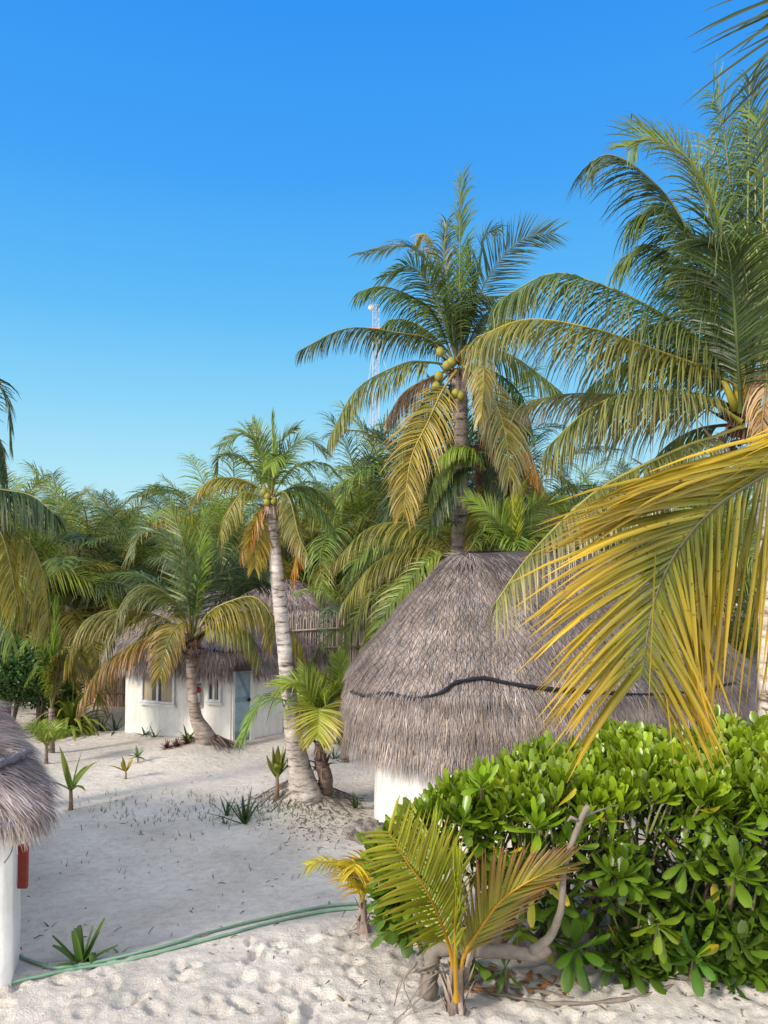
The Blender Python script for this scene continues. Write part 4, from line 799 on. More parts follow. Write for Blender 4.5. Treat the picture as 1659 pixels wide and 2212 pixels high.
# special pixel-drawn fronds of grove palms
def special(px, py, Y, lab, fronds, grp='palms in the grove behind the huts', cz=None):
    c = at(px, py, Y); g = gzf(c.x, Y); root = empty('palm_tree', (c.x, Y, g), lab, 'palm tree', grp)
    if c.z - g > .4: trunk(root, [V((c.x, Y, g - .2)), V((c.x, Y, (g + c.z) / 2)), c], [.1, .07, .07], (.22, .18, .16), n=8)
    for L, a, b_, kw in fronds:
        kw.setdefault('n', 56); kw.setdefault('w', .034); kw.setdefault('L', .7); add_frond(root, [(px, py)] + L, Y + a, Y + b_, **kw)
D_ = dict
special(1000, 1215, 17.6, 'palm with broad pale frond draped down the left side of the netted roof', [
    ([(940, 1200), (880, 1262), (830, 1330), (785, 1430)], 0, -.6, D_(cols=LITE, tipcol=(.4, .34, .07), droop=.9, roll=(25, 40), L=.75, n=70)), ([(940, 1180), (870, 1185), (800, 1225), (735, 1310)], .2, .4, D_(cols=OLIVE, droop=1.7, L=.8, n=65)),
    ([(940, 1150), (860, 1128), (790, 1145), (730, 1205)], .3, .6, D_(cols=OLIVE, droop=1.7, L=.85, n=65)), ([(960, 1160), (880, 1140), (800, 1185), (740, 1250)], 1, 2, D_(cols=GREEN, droop=1.5, L=.8)), ([(1040, 1150), (1090, 1140), (1130, 1180)], .3, .5, D_(cols=GREEN, droop=1.2)), ([(970, 1130), (930, 1090), (880, 1100)], 1, 2, D_(cols=OLIVE, droop=1.3))])
special(1048, 1015, 19.4, 'shaggy palm pressed against the tall palm trunk with a brown skirt of dead fronds', [
    ([(1010, 985), (975, 985), (945, 1020), (925, 1080)], -1.2, -1.5, D_(cols=GREEN, droop=1.4, L=.75)), ([(1030, 980), (1060, 985), (1085, 1040), (1090, 1110)], -.6, -1.2, D_(cols=DARK, droop=1.6, L=.75)), ([(1020, 970), (980, 965), (950, 990)], -1.4, -2.0, D_(cols=LITE, droop=1.3, L=.6)),
    ([(1000, 1010), (960, 1050), (930, 1120)], -1.2, -1.6, D_(cols=DARK, droop=1.4, L=.8)), ([(1050, 1060), (1040, 1120), (1020, 1190)], -.8, -1.2, D_(cols=OLIVE, droop=1.2, L=.7, roll=(30, 40))), ([(1100, 1000), (1150, 1020), (1190, 1080)], 0, .2, D_(cols=OLIVE, droop=1.6, L=.8, tipcol=(.38, .2, .07))),
    ([(1060, 930), (1090, 900), (1140, 920)], .3, .8, D_(cols=GREEN, droop=1.5, L=.8)), ([(1000, 950), (950, 920), (890, 950), (860, 1000)], .3, .9, D_(cols=OLIVE, droop=1.6, L=.8)), ([(1048, 960), (1052, 1000), (1055, 1090)], -.3, -.5, D_(cols=DRY, droop=2, L=.5, tipcol=(.12, .05, .04))), ([(1036, 960), (1030, 1000), (1034, 1080)], -.3, -.5, D_(cols=DRY, droop=2, L=.5, tipcol=(.12, .05, .04)))])
special(1108, 1215, 17.8, 'bright yellow-green palm with upright fronds behind the netted roof', [
    ([(1108, 1150), (1112, 1090), (1122, 1055)], 0, 0, D_(cols=((.27, .33, .02), (.4, .4, .04)), roll=(80, 80), droop=.05, L=.6, fwd=(55, 66))), ([(1090, 1150), (1060, 1110), (1010, 1075)], 0, -.2, D_(cols=LITE, roll=(60, 60), droop=.3, L=.6)),
    ([(1130, 1140), (1170, 1095), (1215, 1085)], 0, 0, D_(cols=LITE, roll=(50, 50), droop=.5, L=.6)), ([(1095, 1160), (1075, 1120), (1070, 1060)], .3, .7, D_(cols=LITE, roll=(75, 75), droop=.2, L=.55)), ([(1140, 1170), (1180, 1150), (1220, 1170)], 0, 0, D_(cols=GREEN, droop=1.2))])
special(112, 1530, 17.2, 'bright upright young palm between the round bush and the bent palm', [
    ([(113, 1450), (116, 1370), (118, 1305)], 0, 0, D_(cols=((.14, .24, .02), (.24, .32, .03)), roll=(80, 85), droop=.1, L=.55, fwd=(40, 66), n=50)), ([(95, 1410), (70, 1380), (50, 1400)], 0, -.2, D_(cols=LITE, roll=(20, 20), droop=.9, L=.5)),
    ([(130, 1420), (160, 1400), (185, 1430)], 0, 0, D_(cols=OLIVE, droop=1.1, L=.5)), ([(100, 1430), (80, 1440), (60, 1470)], 0, -.2, D_(cols=GREEN, droop=1.1, L=.45)), ([(125, 1430), (145, 1440), (165, 1480)], .1, .1, D_(cols=OLIVE, droop=1.1, L=.5)), ([(140, 1430), (190, 1450), (215, 1510)], .4, .4, D_(cols=OLIVE, droop=1.0, L=.5))])
special(745, 1530, 16.5, 'low green palm half hidden at the left eave of the netted roof', [
    ([(742, 1480), (735, 1440), (728, 1415)], 0, 0, D_(cols=LITE, roll=(75, 75), droop=.2, L=.4)), ([(720, 1480), (690, 1455), (660, 1460)], 0, 0, D_(cols=OLIVE, droop=.8, L=.4)), ([(755, 1480), (775, 1455), (800, 1450)], 0, 0, D_(cols=LITE, droop=.5, roll=(30, 30), L=.4)), ([(730, 1490), (700, 1490), (680, 1520)], 0, -.1, D_(cols=GREEN, droop=.9, L=.4))], None)
# the farther grove, one mass
def far_grove():
    vs, fs, cs = [], [], []; off = 0
    def add(me, Mx):
        nonlocal off
        A = np.array(Mx); v = me[1] @ A[:3, :3].T + A[:3, 3]; vs.append(v); fs.extend([tuple(i + off for i in f) for f in me[2]]); cs.append(me[3]); off += len(v)
    for row, (Y, top, cnt) in enumerate(((33, 1150, 17), (38, 1160, 17), (31, 1290, 15), (30.5, 1370, 13), (44, 1150, 15), (32, 1420, 16), (36, 1260, 16), (48, 1190, 16))):
        for i in range(cnt):
            px = -60 + (i + random.uniform(-.3, .3)) * 1780 / (cnt - 1); crown(at(px, top + 40 + random.uniform(-25, 25), Y + random.uniform(-1, 1)), random.uniform(3.4, 4.2), 'ggdo', 11, add)
    o = mesh_obj('palm_grove', np.vstack(vs), fs, np.vstack(cs), M['frond'], None, False); tag(o, 'far mass of coconut palms closing the view behind the huts', 'palm grove', kind='stuff')
far_grove()

# ---------------------------------------------------------------- hedge
def hedge():
    root = empty('hedge', (2.4, 7.9, 0.0), 'broad glossy green sea lettuce hedge filling the lower right of the photo', 'hedge')
    mb = MB(); twig = MB(); ymax = lambda x: float(np.interp(x, [0, .5, 1.2, 2.8, 6], [7.2, 7.6, 8.15, 9.05, 9.6]))
    def leaf(p, D, L, c, c2, m=None, up=None):
        D = D.normalized(); W = D.cross(up or V((0, 0, 1)))
        if W.length < .05: W = V((1, 0, 0))
        W.normalize(); ph = random.gauss(0, .3); W = W * math.cos(ph) + D.cross(W) * math.sin(ph)
        (m or mb).blade(p, D, W, L, L * random.uniform(.27, .36), (c, c2), droop=random.uniform(-.25, .6), seg=6, prof=(.1, .3, .55, .85, 1.0, .96, .45), fold=-.0 + random.uniform(.1, .28))
    def rosette(P, ax, L, n, bright, spread, m=None):
        ax = ax.normalized(); a1 = ax.orthogonal().normalized(); b1 = ax.cross(a1)
        for i in range(n):
            t = (i + .5) / n; th = i * 2.399 + random.uniform(-.2, .2); ti = R(spread[0] + (spread[1] - spread[0]) * t + random.uniform(-7, 7)); d = ax * math.cos(ti) + (a1 * math.cos(th) + b1 * math.sin(th)) * math.sin(ti)
            q = random.uniform(.75, 1.25) * (1 if t > .35 else 1.1); base = bright; c = tuple(x * q for x in base); c2 = (c[0] * 1.25, c[1] * 1.12, c[2])
            if t > .85 and random.random() < .14: c = (.3 * q, .3 * q, .015); c2 = (.42 * q, .33 * q, .02)
            leaf(P + ax * (L * .12 * (1 - t)) - ax * L * .15 * t, d, L * random.uniform(.75, 1.1) * (.7 + .3 * min(1, t * 2)), c, c2, m)
    def stem(P, ax, ln):
        e = P - ax.normalized() * ln * .5 + V((random.uniform(-.1, .1), random.uniform(0, .15), -ln * .55)); twig.tube([P, (P + e) / 2 + V((random.uniform(-.03, .03),) * 3), e], [.008, .011, .014], 5, (.18, .19, .07), cap=False)
    def topz(px):
        return float(np.interp(px, [815, 860, 930, 1000, 1080, 1150, 1250, 1330, 1400, 1500, 1600, 1700, 1900], [1755, 1745, 1705, 1680, 1655, 1650, 1655, 1635, 1625, 1620, 1625, 1600, 1590]))
    XL = lambda y: -.02 + .1 * (y - 7)
    cnt = 0
    # top surface
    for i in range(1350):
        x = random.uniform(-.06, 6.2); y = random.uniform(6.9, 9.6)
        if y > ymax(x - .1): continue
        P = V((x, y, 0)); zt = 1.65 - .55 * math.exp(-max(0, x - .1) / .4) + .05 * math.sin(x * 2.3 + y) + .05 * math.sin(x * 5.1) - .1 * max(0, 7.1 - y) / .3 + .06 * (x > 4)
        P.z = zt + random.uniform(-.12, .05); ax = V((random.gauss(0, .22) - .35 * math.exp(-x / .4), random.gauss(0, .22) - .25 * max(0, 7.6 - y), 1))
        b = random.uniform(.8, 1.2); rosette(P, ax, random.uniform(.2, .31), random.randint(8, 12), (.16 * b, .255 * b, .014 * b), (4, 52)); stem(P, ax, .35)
    # front face and left end, leaf colour darkened downwards to stand in for shade
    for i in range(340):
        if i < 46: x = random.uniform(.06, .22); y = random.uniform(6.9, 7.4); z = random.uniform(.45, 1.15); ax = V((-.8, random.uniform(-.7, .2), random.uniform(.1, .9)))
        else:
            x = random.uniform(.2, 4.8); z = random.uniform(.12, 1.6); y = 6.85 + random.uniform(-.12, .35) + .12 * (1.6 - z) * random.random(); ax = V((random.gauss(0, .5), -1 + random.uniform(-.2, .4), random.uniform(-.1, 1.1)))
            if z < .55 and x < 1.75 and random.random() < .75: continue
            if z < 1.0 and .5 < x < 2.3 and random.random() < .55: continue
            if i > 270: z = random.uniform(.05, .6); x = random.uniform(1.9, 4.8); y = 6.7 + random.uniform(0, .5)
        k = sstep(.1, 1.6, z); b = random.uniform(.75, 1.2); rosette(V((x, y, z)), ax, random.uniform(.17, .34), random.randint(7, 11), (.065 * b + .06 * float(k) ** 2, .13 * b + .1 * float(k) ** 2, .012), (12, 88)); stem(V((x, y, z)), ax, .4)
    # inside: sparse foliage coloured darker for inner shade so the depth does not read empty
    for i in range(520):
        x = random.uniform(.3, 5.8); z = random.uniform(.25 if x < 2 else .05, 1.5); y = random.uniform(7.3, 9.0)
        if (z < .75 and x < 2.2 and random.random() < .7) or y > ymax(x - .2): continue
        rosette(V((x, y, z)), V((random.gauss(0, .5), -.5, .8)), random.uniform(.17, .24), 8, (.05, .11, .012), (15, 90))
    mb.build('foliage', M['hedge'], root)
    # a hero rosette or two at measured spots, bigger leaves
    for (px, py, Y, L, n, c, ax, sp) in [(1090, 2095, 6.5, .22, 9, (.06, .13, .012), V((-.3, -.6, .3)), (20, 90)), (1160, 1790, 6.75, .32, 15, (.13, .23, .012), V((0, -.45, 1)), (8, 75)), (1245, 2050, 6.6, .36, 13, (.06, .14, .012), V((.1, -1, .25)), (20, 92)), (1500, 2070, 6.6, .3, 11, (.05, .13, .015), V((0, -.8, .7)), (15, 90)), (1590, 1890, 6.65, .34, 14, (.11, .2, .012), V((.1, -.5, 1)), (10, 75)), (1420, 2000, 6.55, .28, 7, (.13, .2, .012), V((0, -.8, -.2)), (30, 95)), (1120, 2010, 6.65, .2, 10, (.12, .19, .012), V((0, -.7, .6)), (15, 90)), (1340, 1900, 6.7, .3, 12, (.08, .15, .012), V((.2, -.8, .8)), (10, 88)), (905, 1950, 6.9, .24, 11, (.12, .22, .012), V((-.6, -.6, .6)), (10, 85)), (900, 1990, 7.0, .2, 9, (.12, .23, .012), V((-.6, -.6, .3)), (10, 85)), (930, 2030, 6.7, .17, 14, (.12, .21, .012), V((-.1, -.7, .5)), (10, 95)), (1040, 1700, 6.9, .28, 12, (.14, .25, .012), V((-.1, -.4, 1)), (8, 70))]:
        h = MB(); rosette(at(px, py, Y), ax, L, n, c, sp, h); h.build('leaf_rosette', M['hedge'], root); e = at(px, py, Y); twig.tube([e, e + V((.02, .1, -.15)), e + V((.05, .25, -.4))], [.014, .018, .022], 6, (.15, .13, .07), cap=False)
    for (x0, y0, x1, y1) in ((1150, 1920, 1150, 2000), (1200, 1895, 1225, 1955), (1190, 1890, 1215, 1915), (1175, 1915, 1225, 1935), (1075, 1990, 1040, 2000)):
        y_ = MB(); a = at(x0, y0, 6.55); b = at(x1, y1, 6.45); leaf(a, b - a, (b - a).length * 1.05, (.24, .3, .015), (.4, .34, .02), y_, V((0, -1, .3))); o = y_.build('leaf', M['hedge'], root); o['label'] = 'yellowing round leaf beside the bare branch'
    # branches inside
    for i in range(60):
        x = random.uniform(.9, 5.4); P = V((x, random.uniform(7.2, 8.6), gzf(x, 7.5))); Q = P + V((random.gauss(0, .5), random.gauss(-.1, .3), random.uniform(.8, 1.4))); Mid = (P + Q) / 2 + V((random.gauss(0, .2), random.gauss(0, .1), 0))
        twig.tube(catmull([P, Mid, Q], 4), [.03 - .0025 * k for k in range(9)], 6, (.13, .1, .075), cap=False)
    twig.build('twigs', M['wood'], root)
    st = MB(); C = catmull([at(925, 2150, 6.5), at(930, 2085, 6.5), at(945, 2050, 6.5), at(1010, 2055, 6.48), at(1090, 2055, 6.45), at(1150, 2062, 6.4), at(1185, 2045, 6.38)], 6)
    st.tube(C, list(np.interp(range(len(C)), [0, 6, 12, 24, len(C) - 1], [.078, .072, .06, .055, .052])), 12, (.3, .26, .22), jit=.17)
    for i in range(8):   # knotted stump and roots going left and down
        p = at(925 + random.uniform(-25, 30), 2095 + random.uniform(-20, 25), 6.42); q = p + V((random.uniform(-.38, .2), random.uniform(-.2, .1), 0)); q.z = gzf(q.x, q.y) + .015; md = (p + q) / 2 + V((0, 0, .06)); Cc = catmull([p, md + V((random.gauss(0, .05), random.gauss(0, .05), 0)), q], 4); st.tube(Cc, [random.uniform(.5, 1) * .014 * (1 - .085 * k) for k in range(len(Cc))], 6, (.3, .26, .22), jit=.15)
    st.build('trunk', M['trunk_hedge'], root)
    br = MB(); C = catmull([at(1150, 2058, 6.4), at(1190, 2020, 6.36), at(1212, 1960, 6.34), at(1218, 1880, 6.33), at(1240, 1810, 6.33), at(1262, 1755, 6.33), at(1272, 1742, 6.33)], 6)
    br.tube(C, list(np.interp(range(len(C)), [0, 8, 20, len(C) - 1], [.05, .033, .023, .026])), 9, (.24, .22, .2), jit=.12); br.tube([at(1258, 1765, 6.33), at(1290, 1752, 6.4), at(1335, 1738, 6.5)], [.012, .009, .005], 5, (.2, .15, .12)); br.tube([at(1255, 1775, 6.33), at(1232, 1765, 6.3), at(1226, 1775, 6.3)], [.016, .015, .008], 5, (.2, .15, .12))
    br.build('bare_branch', M['trunk_hedge'], root)
    rt = MB()
    for pts in ([(1000, 2140), (1080, 2132), (1150, 2142), (1240, 2160)], [(1180, 2172), (1300, 2168), (1400, 2152), (1480, 2125), (1560, 2118), (1659, 2128)], [(1010, 2120), (1040, 2150), (1110, 2175)], [(1340, 2100), (1400, 2140), (1480, 2128)], [(1060, 2150), (1150, 2165), (1200, 2180)]):
        g_ = [ground_at(*p) + V((0, 0, .012)) for p in pts]; C = catmull(g_, 6); rt.tube(C, [.016 + .006 * math.sin(k) for k in range(len(C))], 6, (.26, .22, .19), jit=.15)
    rt.build('surface_root', M['trunk_hedge'], root)
    fl = MB()
    for i in range(60):
        px, py = (random.gauss(1050, 12), random.gauss(2105, 5)) if i < 16 else (random.uniform(1010, 1250), random.uniform(2105, 2150)); g_ = ground_at(px, py) + V((0, 0, .02)); a = random.uniform(0, 6.28); b = random.uniform(.5, 1.4)
        fl.blade(g_, V((math.cos(a), math.sin(a), random.uniform(0, .5))), V((-math.sin(a), math.cos(a), random.uniform(-.6, .6))), random.uniform(.05, .13), .05, ((.28 * b, .13 * b, .05 * b), (.2 * b, .09 * b, .04 * b)), droop=.8, fold=.3)
    o = fl.build('leaf_litter', M['wood'], None); tag(o, 'dry brown fallen leaves scattered under the hedge trunk', 'leaf litter', kind='stuff')
hedge()

# ---------------------------------------------------------------- small plants on the sand
def strap_plant(name, px, py, hpx, n, lab, cat='plant', cols=((.05, .1, .02), (.08, .14, .03)), wr=.1, spread=(10, 75), droop=.5, stalk=0, group=None, prof=(.8, 1, .85, .6, .05), fold=.2):
    bp = ground_at(px, py); sc = bp.y / F; H = hpx * sc; root = empty(name, bp, lab, cat, group); st = stalk * sc
    top = bp + V((0, 0, st)); lm = MB()
    for i in range(n):
        t = (i + .5) / n; th = i * 2.399 + random.uniform(-.3, .3); ti = R(spread[0] + (spread[1] - spread[0]) * t + random.uniform(-6, 6)); D = V((math.cos(th) * math.sin(ti), math.sin(th) * math.sin(ti), math.cos(ti))); b = random.uniform(.75, 1.3)
        lm.blade(top + V((0, 0, -.02)), D, V((-math.sin(th), math.cos(th), 0)), (H - st) * random.uniform(.8, 1.15), (H - st) * wr * random.uniform(.8, 1.2), (tuple(x * b for x in cols[0]), tuple(x * b for x in cols[1])), droop=droop * random.uniform(.5, 1.6), seg=6, fold=fold, prof=prof, kink=(3 if random.random() < .08 else -1))
    lm.build('leaves', M['plant'], root)
    if st > 0:
        s_ = MB(); s_.tube([bp + V((0, 0, -.03)), bp + V((.01, 0, st * .5)), top], [.11 * st + .006, .07 * st + .005, .06 * st + .005], 7, (.2, .14, .1), jit=.15); s_.build('stem', M['fibre'], root)
    return root
GS = 'coconut sprouts on the sand'; BW = (.5, .9, 1, .9, .5, .06)
strap_plant('coconut_sprout', 152, 1750, 130, 7, 'largest broad-leaved coconut sprout on the left sand, one tip brown', 'sprout', ((.1, .17, .015), (.2, .22, .02)), .17, (8, 62), .6, 45, GS, BW)
strap_plant('coconut_sprout', 271, 1682, 54, 5, 'tiny yellow coconut sprout in the middle of the open sand', 'sprout', ((.24, .2, .015), (.33, .25, .02)), .26, (5, 55), .5, 18, GS, BW)
strap_plant('coconut_sprout', 297, 1648, 42, 9, 'smallest green sprout just behind the tiny yellow one', 'sprout', ((.05, .12, .02), (.08, .15, .03)), .2, (10, 90), .7, 14, GS, BW)
strap_plant('coconut_sprout', 598, 1725, 110, 9, 'fan-leaved coconut sprout left of the leaning trunk foot', 'sprout', ((.1, .16, .015), (.2, .19, .02)), .25, (4, 42), .3, 48, GS, BW)
strap_plant('coconut_sprout', 28, 1598, 42, 5, 'small yellow sprout behind the left hut roof', 'sprout', ((.22, .22, .015), (.3, .26, .02)), .26, (5, 50), .4, 8, GS, BW)
strap_plant('strap_leaf_plant', 175, 2078, 86, 11, 'thick-leaved green plant with cut leaf tips in front of the hoses', 'plant', ((.06, .12, .022), (.1, .17, .03)), .19, (6, 78), .35, 0, None, (.7, 1, 1, .95, .85, .5), .25)
strap_plant('strap_leaf_plant', 258, 2058, 36, 4, 'small two-leaved plant right of the thick-leaved plant', 'plant', ((.1, .15, .04), (.16, .2, .06)), .14, (40, 75), .7)
strap_plant('strap_leaf_plant', 108, 2003, 26, 3, 'tiny sprig behind the thick-leaved plant', 'plant', ((.05, .08, .03), (.07, .1, .03)), .14, (25, 60), .7)
strap_plant('strap_leaf_plant', 750, 2165, 34, 5, 'small orange-tipped sprig on the trodden sand before the hedge stump', 'plant', ((.1, .18, .03), (.35, .16, .04)), .18, (30, 80), .9)
strap_plant('spider_lily', 528, 1778, 84, 13, 'tallest spiky lily clump on the sand left of the mound', 'plant', ((.03, .075, .02), (.06, .11, .03)), .08, (4, 60), .25, group='spiky lilies on the sand')
strap_plant('spider_lily', 490, 1762, 52, 9, 'smaller lily clump touching the tallest one on its left', 'plant', ((.03, .075, .02), (.06, .11, .03)), .08, (10, 70), .4, group='spiky lilies on the sand')
strap_plant('spider_lily', 486, 1780, 22, 10, 'little bushy lily in front of the lily pair', 'plant', ((.04, .08, .02), (.07, .11, .03)), .14, (10, 80), .5, group='spiky lilies on the sand')
strap_plant('spider_lily', 312, 1588, 32, 12, 'grey-green lily against the hut wall below the large window', 'plant', ((.035, .07, .035), (.06, .1, .05)), .11, (20, 78), .5, group='spiky lilies on the sand')
strap_plant('spider_lily', 334, 1592, 28, 11, 'second grey-green lily at the wall, right of the first', 'plant', ((.035, .07, .035), (.06, .1, .05)), .11, (20, 78), .5, group='spiky lilies on the sand')
strap_plant('spider_lily', 218, 1578, 46, 11, 'dark lily left of the white hut, beside the big arching clump', 'plant', ((.03, .055, .03), (.05, .08, .04)), .09, (15, 78), .4, group='spiky lilies on the sand')
strap_plant('spider_lily', 248, 1578, 46, 11, 'dark lily touching the left corner of the white hut', 'plant', ((.03, .055, .03), (.05, .08, .04)), .09, (15, 75), .4, group='spiky lilies on the sand')
strap_plant('spider_lily', 766, 1746, 44, 9, 'upright lily at the foot of the netted hut wall', 'plant', ((.04, .08, .03), (.07, .11, .04)), .1, (5, 35), .2, group='spiky lilies on the sand')
strap_plant('spider_lily', 722, 1640, 36, 14, 'pale lily right of the young bright palm, lower one', 'plant', ((.07, .12, .05), (.11, .17, .07)), .09, (15, 80), .5, group='spiky lilies on the sand')
strap_plant('spider_lily', 726, 1606, 36, 14, 'pale lily right of the young bright palm, upper one', 'plant', ((.07, .12, .05), (.11, .17, .07)), .09, (15, 80), .5, group='spiky lilies on the sand')
strap_plant('arching_clump', 150, 1580, 112, 110, 'large mound of arching yellow-green strap leaves at left', 'plant', ((.14, .19, .02), (.26, .29, .04)), .085, (5, 80), 1.9, prof=(.8, 1, 1, .85, .5, .05))
strap_plant('arching_clump', 120, 1560, 80, 50, 'looser strap-leaf clump behind the large arching mound', 'plant', ((.08, .13, .02), (.15, .19, .04)), .07, (5, 75), 1.3)
strap_plant('fern', 405, 1596, 30, 22, 'small bright fern at the left foot of the curved trunk', 'plant', ((.06, .13, .02), (.12, .2, .03)), .2, (20, 90), .6)
for (px, py, h_, l_) in ((360, 1616, 20, 'leftmost red-leaved bromeliad in front of the curved trunk'), (382, 1612, 20, 'middle red-leaved bromeliad in front of the curved trunk'), (404, 1604, 17, 'red-leaved bromeliad nearest the curved trunk')):
    strap_plant('bromeliad', px, py, h_, 34, l_, 'plant', ((.09, .03, .03), (.13, .04, .04)), .16, (5, 88), .3, group='red bromeliads')
def tiny_palm(px, py, h, lab, L, cols, tr, n=6):
    bp = ground_at(px, py); Y = bp.y; root = empty('young_palm', bp, lab, 'palm tree', 'young palms on the sand')
    trunk(root, [bp + V((0, 0, -.05)), at(px, py - h * .2, Y), at(px, py - tr, Y)], [.05, .035, .03], (.2, .15, .12), n=8)
    for i in range(n):
        a = i * 2.4 + .4; e = random.uniform(.5, 1.1); d = V((math.cos(a) * .8, math.sin(a) * .8, e)).normalized(); c = at(px, py - tr, Y); l = L * random.uniform(.8, 1.1); mb = MB()
        frond_geo(mb, [c, c + d * l * .4, c + d * l * .75 + V((0, 0, -.04 * l)), c + d * l + V((0, 0, -.28 * l))], L=l * .33, n=26, w=.02, droop=.6, cols=cols, r0=.01, roll=(0, 0), kink=0); mb.build('frond', M['frond'], root)
tiny_palm(100, 1650, 100, 'feathery little palm on the left sand behind the largest sprout', .85, LITE, 38, 7)
tiny_palm(8, 1588, 90, 'little palm at the left edge before the round bush', .95, LITE, 56, 7)
def bush():
    root = empty('shrub', at(40, 1520, 19), 'dense dark green rounded bush at the left edge', 'shrub'); root.location.z = gzf(root.location.x, 19); mb = MB(); tw = MB()
    for (px, py, Y, r, n) in ((25, 1445, 19, 0.95, 5200), (85, 1470, 19.4, .75, 3200), (-50, 1450, 19, 1.1, 2600), (130, 1500, 20, .5, 900)):
        c = at(px, py, Y)
        for i in range(n):
            d = V((random.gauss(0, 1), random.gauss(0, 1), random.gauss(0, 1))).normalized(); lump = 1 + .16 * math.sin(d.x * 7 + px) * math.sin(d.z * 6) ; p = c + V((d.x * r * 1.15, d.y * r, d.z * r * .85)) * (random.random() ** .33) * lump
            b = random.uniform(.5, 1.5); q = V((random.gauss(0, 1), random.gauss(0, 1), random.gauss(.4, .7))); mb.blade(p, d + q * .8, q.cross(d), random.uniform(.07, .12), .055, ((.035 * b, .085 * b, .018 * b), (.05 * b, .12 * b, .025 * b)), seg=2, prof=(.4, 1, .2))
        g = V((c.x, c.y, gzf(c.x, c.y)))
        for k in range(7): q = c + V((random.uniform(-.5, .5) * r, random.uniform(-.5, .5) * r, random.uniform(-.3, .4))); tw.tube([g, (g + q) / 2 + V((.05, 0, 0)), q], [.04, .03, .012], 6, (.13, .1, .08))
    mb.build('foliage', M['plant'], root); tw.build('branch', M['wood'], root)
bush()
# low grass tufts
def tufts():
    m = MB()
    for i in range(420):
        px = random.gauss(440, 150) if i % 3 else random.uniform(560, 690); py = 1745 + random.gauss(0, 24) + (0 if px < 560 else -8)
        if i < 24: px = random.uniform(100, 740); py = random.uniform(1780, 1900)
        if px < 120: continue
        g = ground_at(px, py)
        for k in range(3): a = random.uniform(0, 6.28); b = random.uniform(.6, 1.5); m.blade(g, V((math.cos(a) * .5, math.sin(a) * .5, 1)), V((-math.sin(a), math.cos(a), 0)), random.uniform(.04, .12), .009, ((.1 * b, .13 * b, .05 * b), (.16 * b, .17 * b, .08 * b)), droop=.5, seg=3)
    o = m.build('grass', M['plant'], None); tag(o, 'sparse low grass blades scattered across the sand', 'grass', kind='stuff')
tufts()
def debris():
    m = MB()
    for i in range(760):
        if i < 330: px = random.gauss(700, 62); py = 1775 + random.gauss(0, 24) - .0
        elif i < 480: px, py = random.uniform(0, 820), random.uniform(1640, 2200)
        elif i < 570: px, py = random.uniform(760, 1659), random.uniform(2120, 2212)
        else: px, py = random.gauss(110, 60), random.gauss(1515, 25)
        g = ground_at(px, py); a = random.uniform(0, 3.14); l = random.uniform(.015, .1) ** 1.0 * random.choice([.4, .6, 1, 1.2]); d = V((math.cos(a), math.sin(a), random.uniform(-.1, .35))) * l; b = random.uniform(.5, 1.5)
        m.tube([g + V((0, 0, .004)), g + d * .5 + V((0, 0, .012)), g + d], [.003, .006 if i < 570 else .012, .002], 4, (.13 * b, .1 * b, .08 * b), cap=False)
    o = m.build('twig_litter', M['wood'], None); tag(o, 'small dark twigs and leaf scraps strewn on the sand', 'litter', kind='stuff')
debris()
def mound_roots():
    m = MB(); c = V((-1.42, 12.95, 0))
    for i in range(420):
        a = random.uniform(0, 6.28); r = abs(random.gauss(.45, .22)); x, y = c.x + .1 + math.cos(a) * r * 1.35, c.y - .15 + math.sin(a) * r; l = random.uniform(.05, .16); x2, y2 = x + math.cos(a) * l, y + math.sin(a) * l; b = random.uniform(.4, 1.3)
        m.tube([(x, y, gzf(x, y) + .01), (x2, y2, gzf(x2, y2) + .012)], [.008, .004], 4, (.16 * b, .125 * b, .1 * b), cap=False)
    o = m.build('root_litter', M['wood'], None); tag(o, 'dense exposed rootlets covering the palm mound', 'roots', kind='stuff')
mound_roots()
def rock():
    bp = ground_at(800, 1818); bp.y += .1; rnd = random.Random(4)
    import bmesh
    for k, (dx, dy, s, lab) in enumerate(((-.02, 0, .19, 'pitted grey limestone rock at the foot of the netted hut wall'), (.3, -.1, .17, 'second limestone rock tucked under the hedge beside the hut wall'))):
        bm = bmesh.new(); bmesh.ops.create_icosphere(bm, subdivisions=4, radius=s)
        for v in bm.verts:
            n = v.co.normalized(); f = 1 + .28 * math.sin(n.x * 5 + k) * math.cos(n.y * 4) + .16 * math.sin(n.z * 9 + n.x * 7) + .07 * math.sin(n.x * 23) * math.sin(n.y * 19 + n.z * 17); v.co = V((n.x * 1.5, n.y, n.z * .95)) * s * f
        me = bpy.data.meshes.new('rock'); bm.to_mesh(me); bm.free(); me.polygons.foreach_set('use_smooth', [True] * len(me.polygons)); me.materials.append(M['rock']); o = bpy.data.objects.new('rock', me); COL.objects.link(o); o.location = (bp.x + dx, bp.y + dy, gzf(bp.x, bp.y) + s * .5); tag(o, lab, 'rock')
rock()
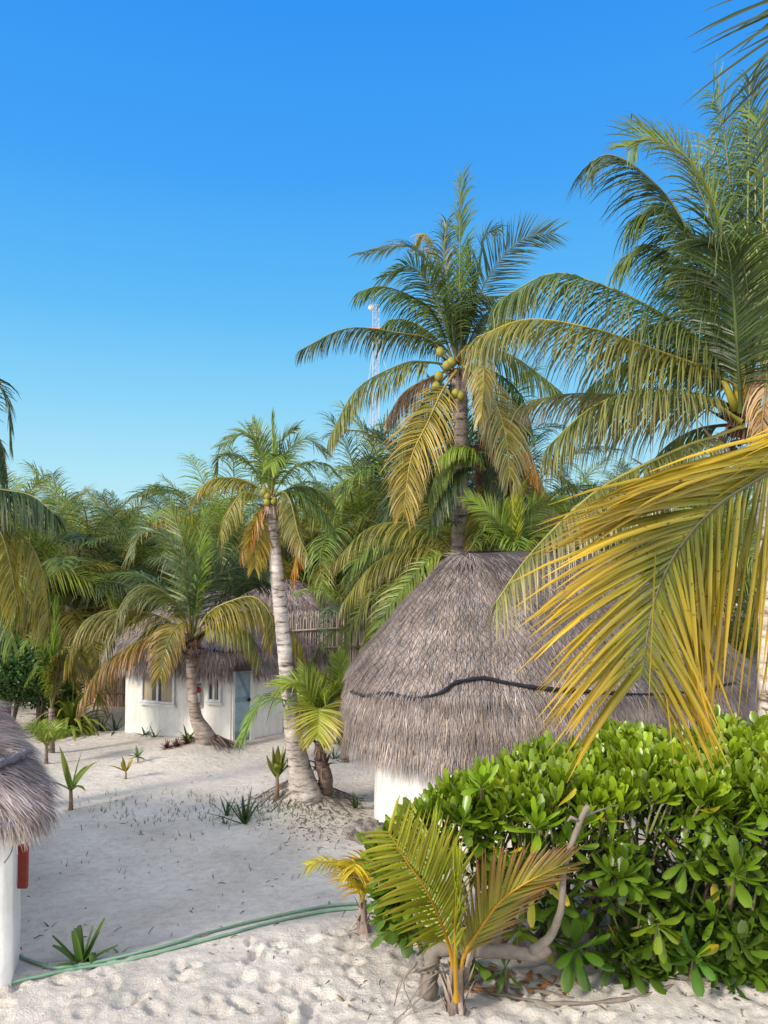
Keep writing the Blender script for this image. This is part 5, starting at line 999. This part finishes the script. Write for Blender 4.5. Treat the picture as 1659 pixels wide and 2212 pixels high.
# garden hoses
def hose(px, lab, off):
    g = []
    for p in px: q = ground_at(*p); q.z = gzf(q.x, q.y) + off; g.append(q)
    C = catmull(g, 8)
    for q in C: q.z = gzf(q.x, q.y) + off + random.uniform(-.002, .002)
    m = MB(); m.tube(C, .0155, 10); o = m.build('hose', M['hose'], None); tag(o, lab, 'hose', 'green hoses across the sand')
hose([(-60, 2148), (0, 2132), (80, 2114), (160, 2097), (267, 2080), (389, 2049), (510, 2017), (632, 1986), (729, 1969), (806, 1963), (900, 1962), (1000, 1968)], 'green hose that runs off the left edge, the nearer of the two', .018)
hose([(38, 2066), (60, 2078), (97, 2091), (160, 2092), (267, 2070), (389, 2038), (510, 2003), (632, 1975), (729, 1959), (806, 1955), (900, 1950), (1000, 1950)], 'green hose curving from the left hut base, the farther of the two', .022)

# ---------------------------------------------------------------- radio mast far away
def mast():
    Y = 120; b = at(812, 1100, Y); zt = at(810, 655, Y).z; root = empty('radio_mast', (b.x, Y, -.8), 'thin distant lattice radio mast with dishes behind the tall palm', 'radio mast')
    m = MB(); h = .5; legs = [(b.x - h, Y - .3), (b.x + h, Y - .3), (b.x, Y + .55)]
    for x, y in legs: m.tube([(x, y, -.8), (x, y, zt)], .055, 5, (.4, .4, .4))
    z = -.8; k = 0
    while z < zt - 1.2:
        for i in range(3):
            a, c = legs[i], legs[(i + 1) % 3]; m.tube([(a[0], a[1], z), (c[0], c[1], z + 1.2)], .028, 4, (.4, .4, .4), cap=False); m.tube([(a[0], a[1], z + 1.2), (c[0], c[1], z + 1.2)], .028, 4, (.4, .4, .4), cap=False)
        z += 1.2
    m.build('lattice', M['mast'], root)
    m = MB(); p = at(806, 711, Y); m.box(p, (1.3, 0, 0), (0, .3, 0), (0, 0, .22)); m.build('platform', M['mast_red'], root, False)
    for (px, py, r) in ((802, 666, .5), (808, 958, .55)):
        m = MB(); p = at(px, py, Y - 1); q = [(0, .15), (.25, .8), (.5, 1), (1.0, 1)]; m.tube([p + V((0, a * -.8 * r, 0)) for a, _ in q], [r * c for _, c in q], 20); m.build('dish', M['dish'], root)
    for (px, py) in ((798, 940), (817, 938)):
        m = MB(); p = at(px, py, Y - 1); m.box(p, (.22, 0, .1), (0, .2, 0), (-.1, 0, .55)); m.build('antenna_panel', M['dark'], root, False)
    m = MB(); p = at(810, 944, Y); m.box(p, (.9, 0, 0), (0, .2, 0), (0, 0, .1)); m.build('platform', M['mast_red'], root, False)
    for (x0, y0, x1, y1) in ((808, 735, 768, 1010), (808, 735, 775, 1010), (808, 820, 783, 1010), (809, 820, 789, 1010), (809, 735, 795, 1010), (815, 735, 900, 1010)):
        m = MB(); m.tube([at(x0, y0, Y), at(x1, y1, Y - 8), at(x1 + (x1 - x0) * .5, 1150, Y - 12)], .035, 4, (.4, .4, .4)); m.build('guy_wire', M['mast'], root)
mast()
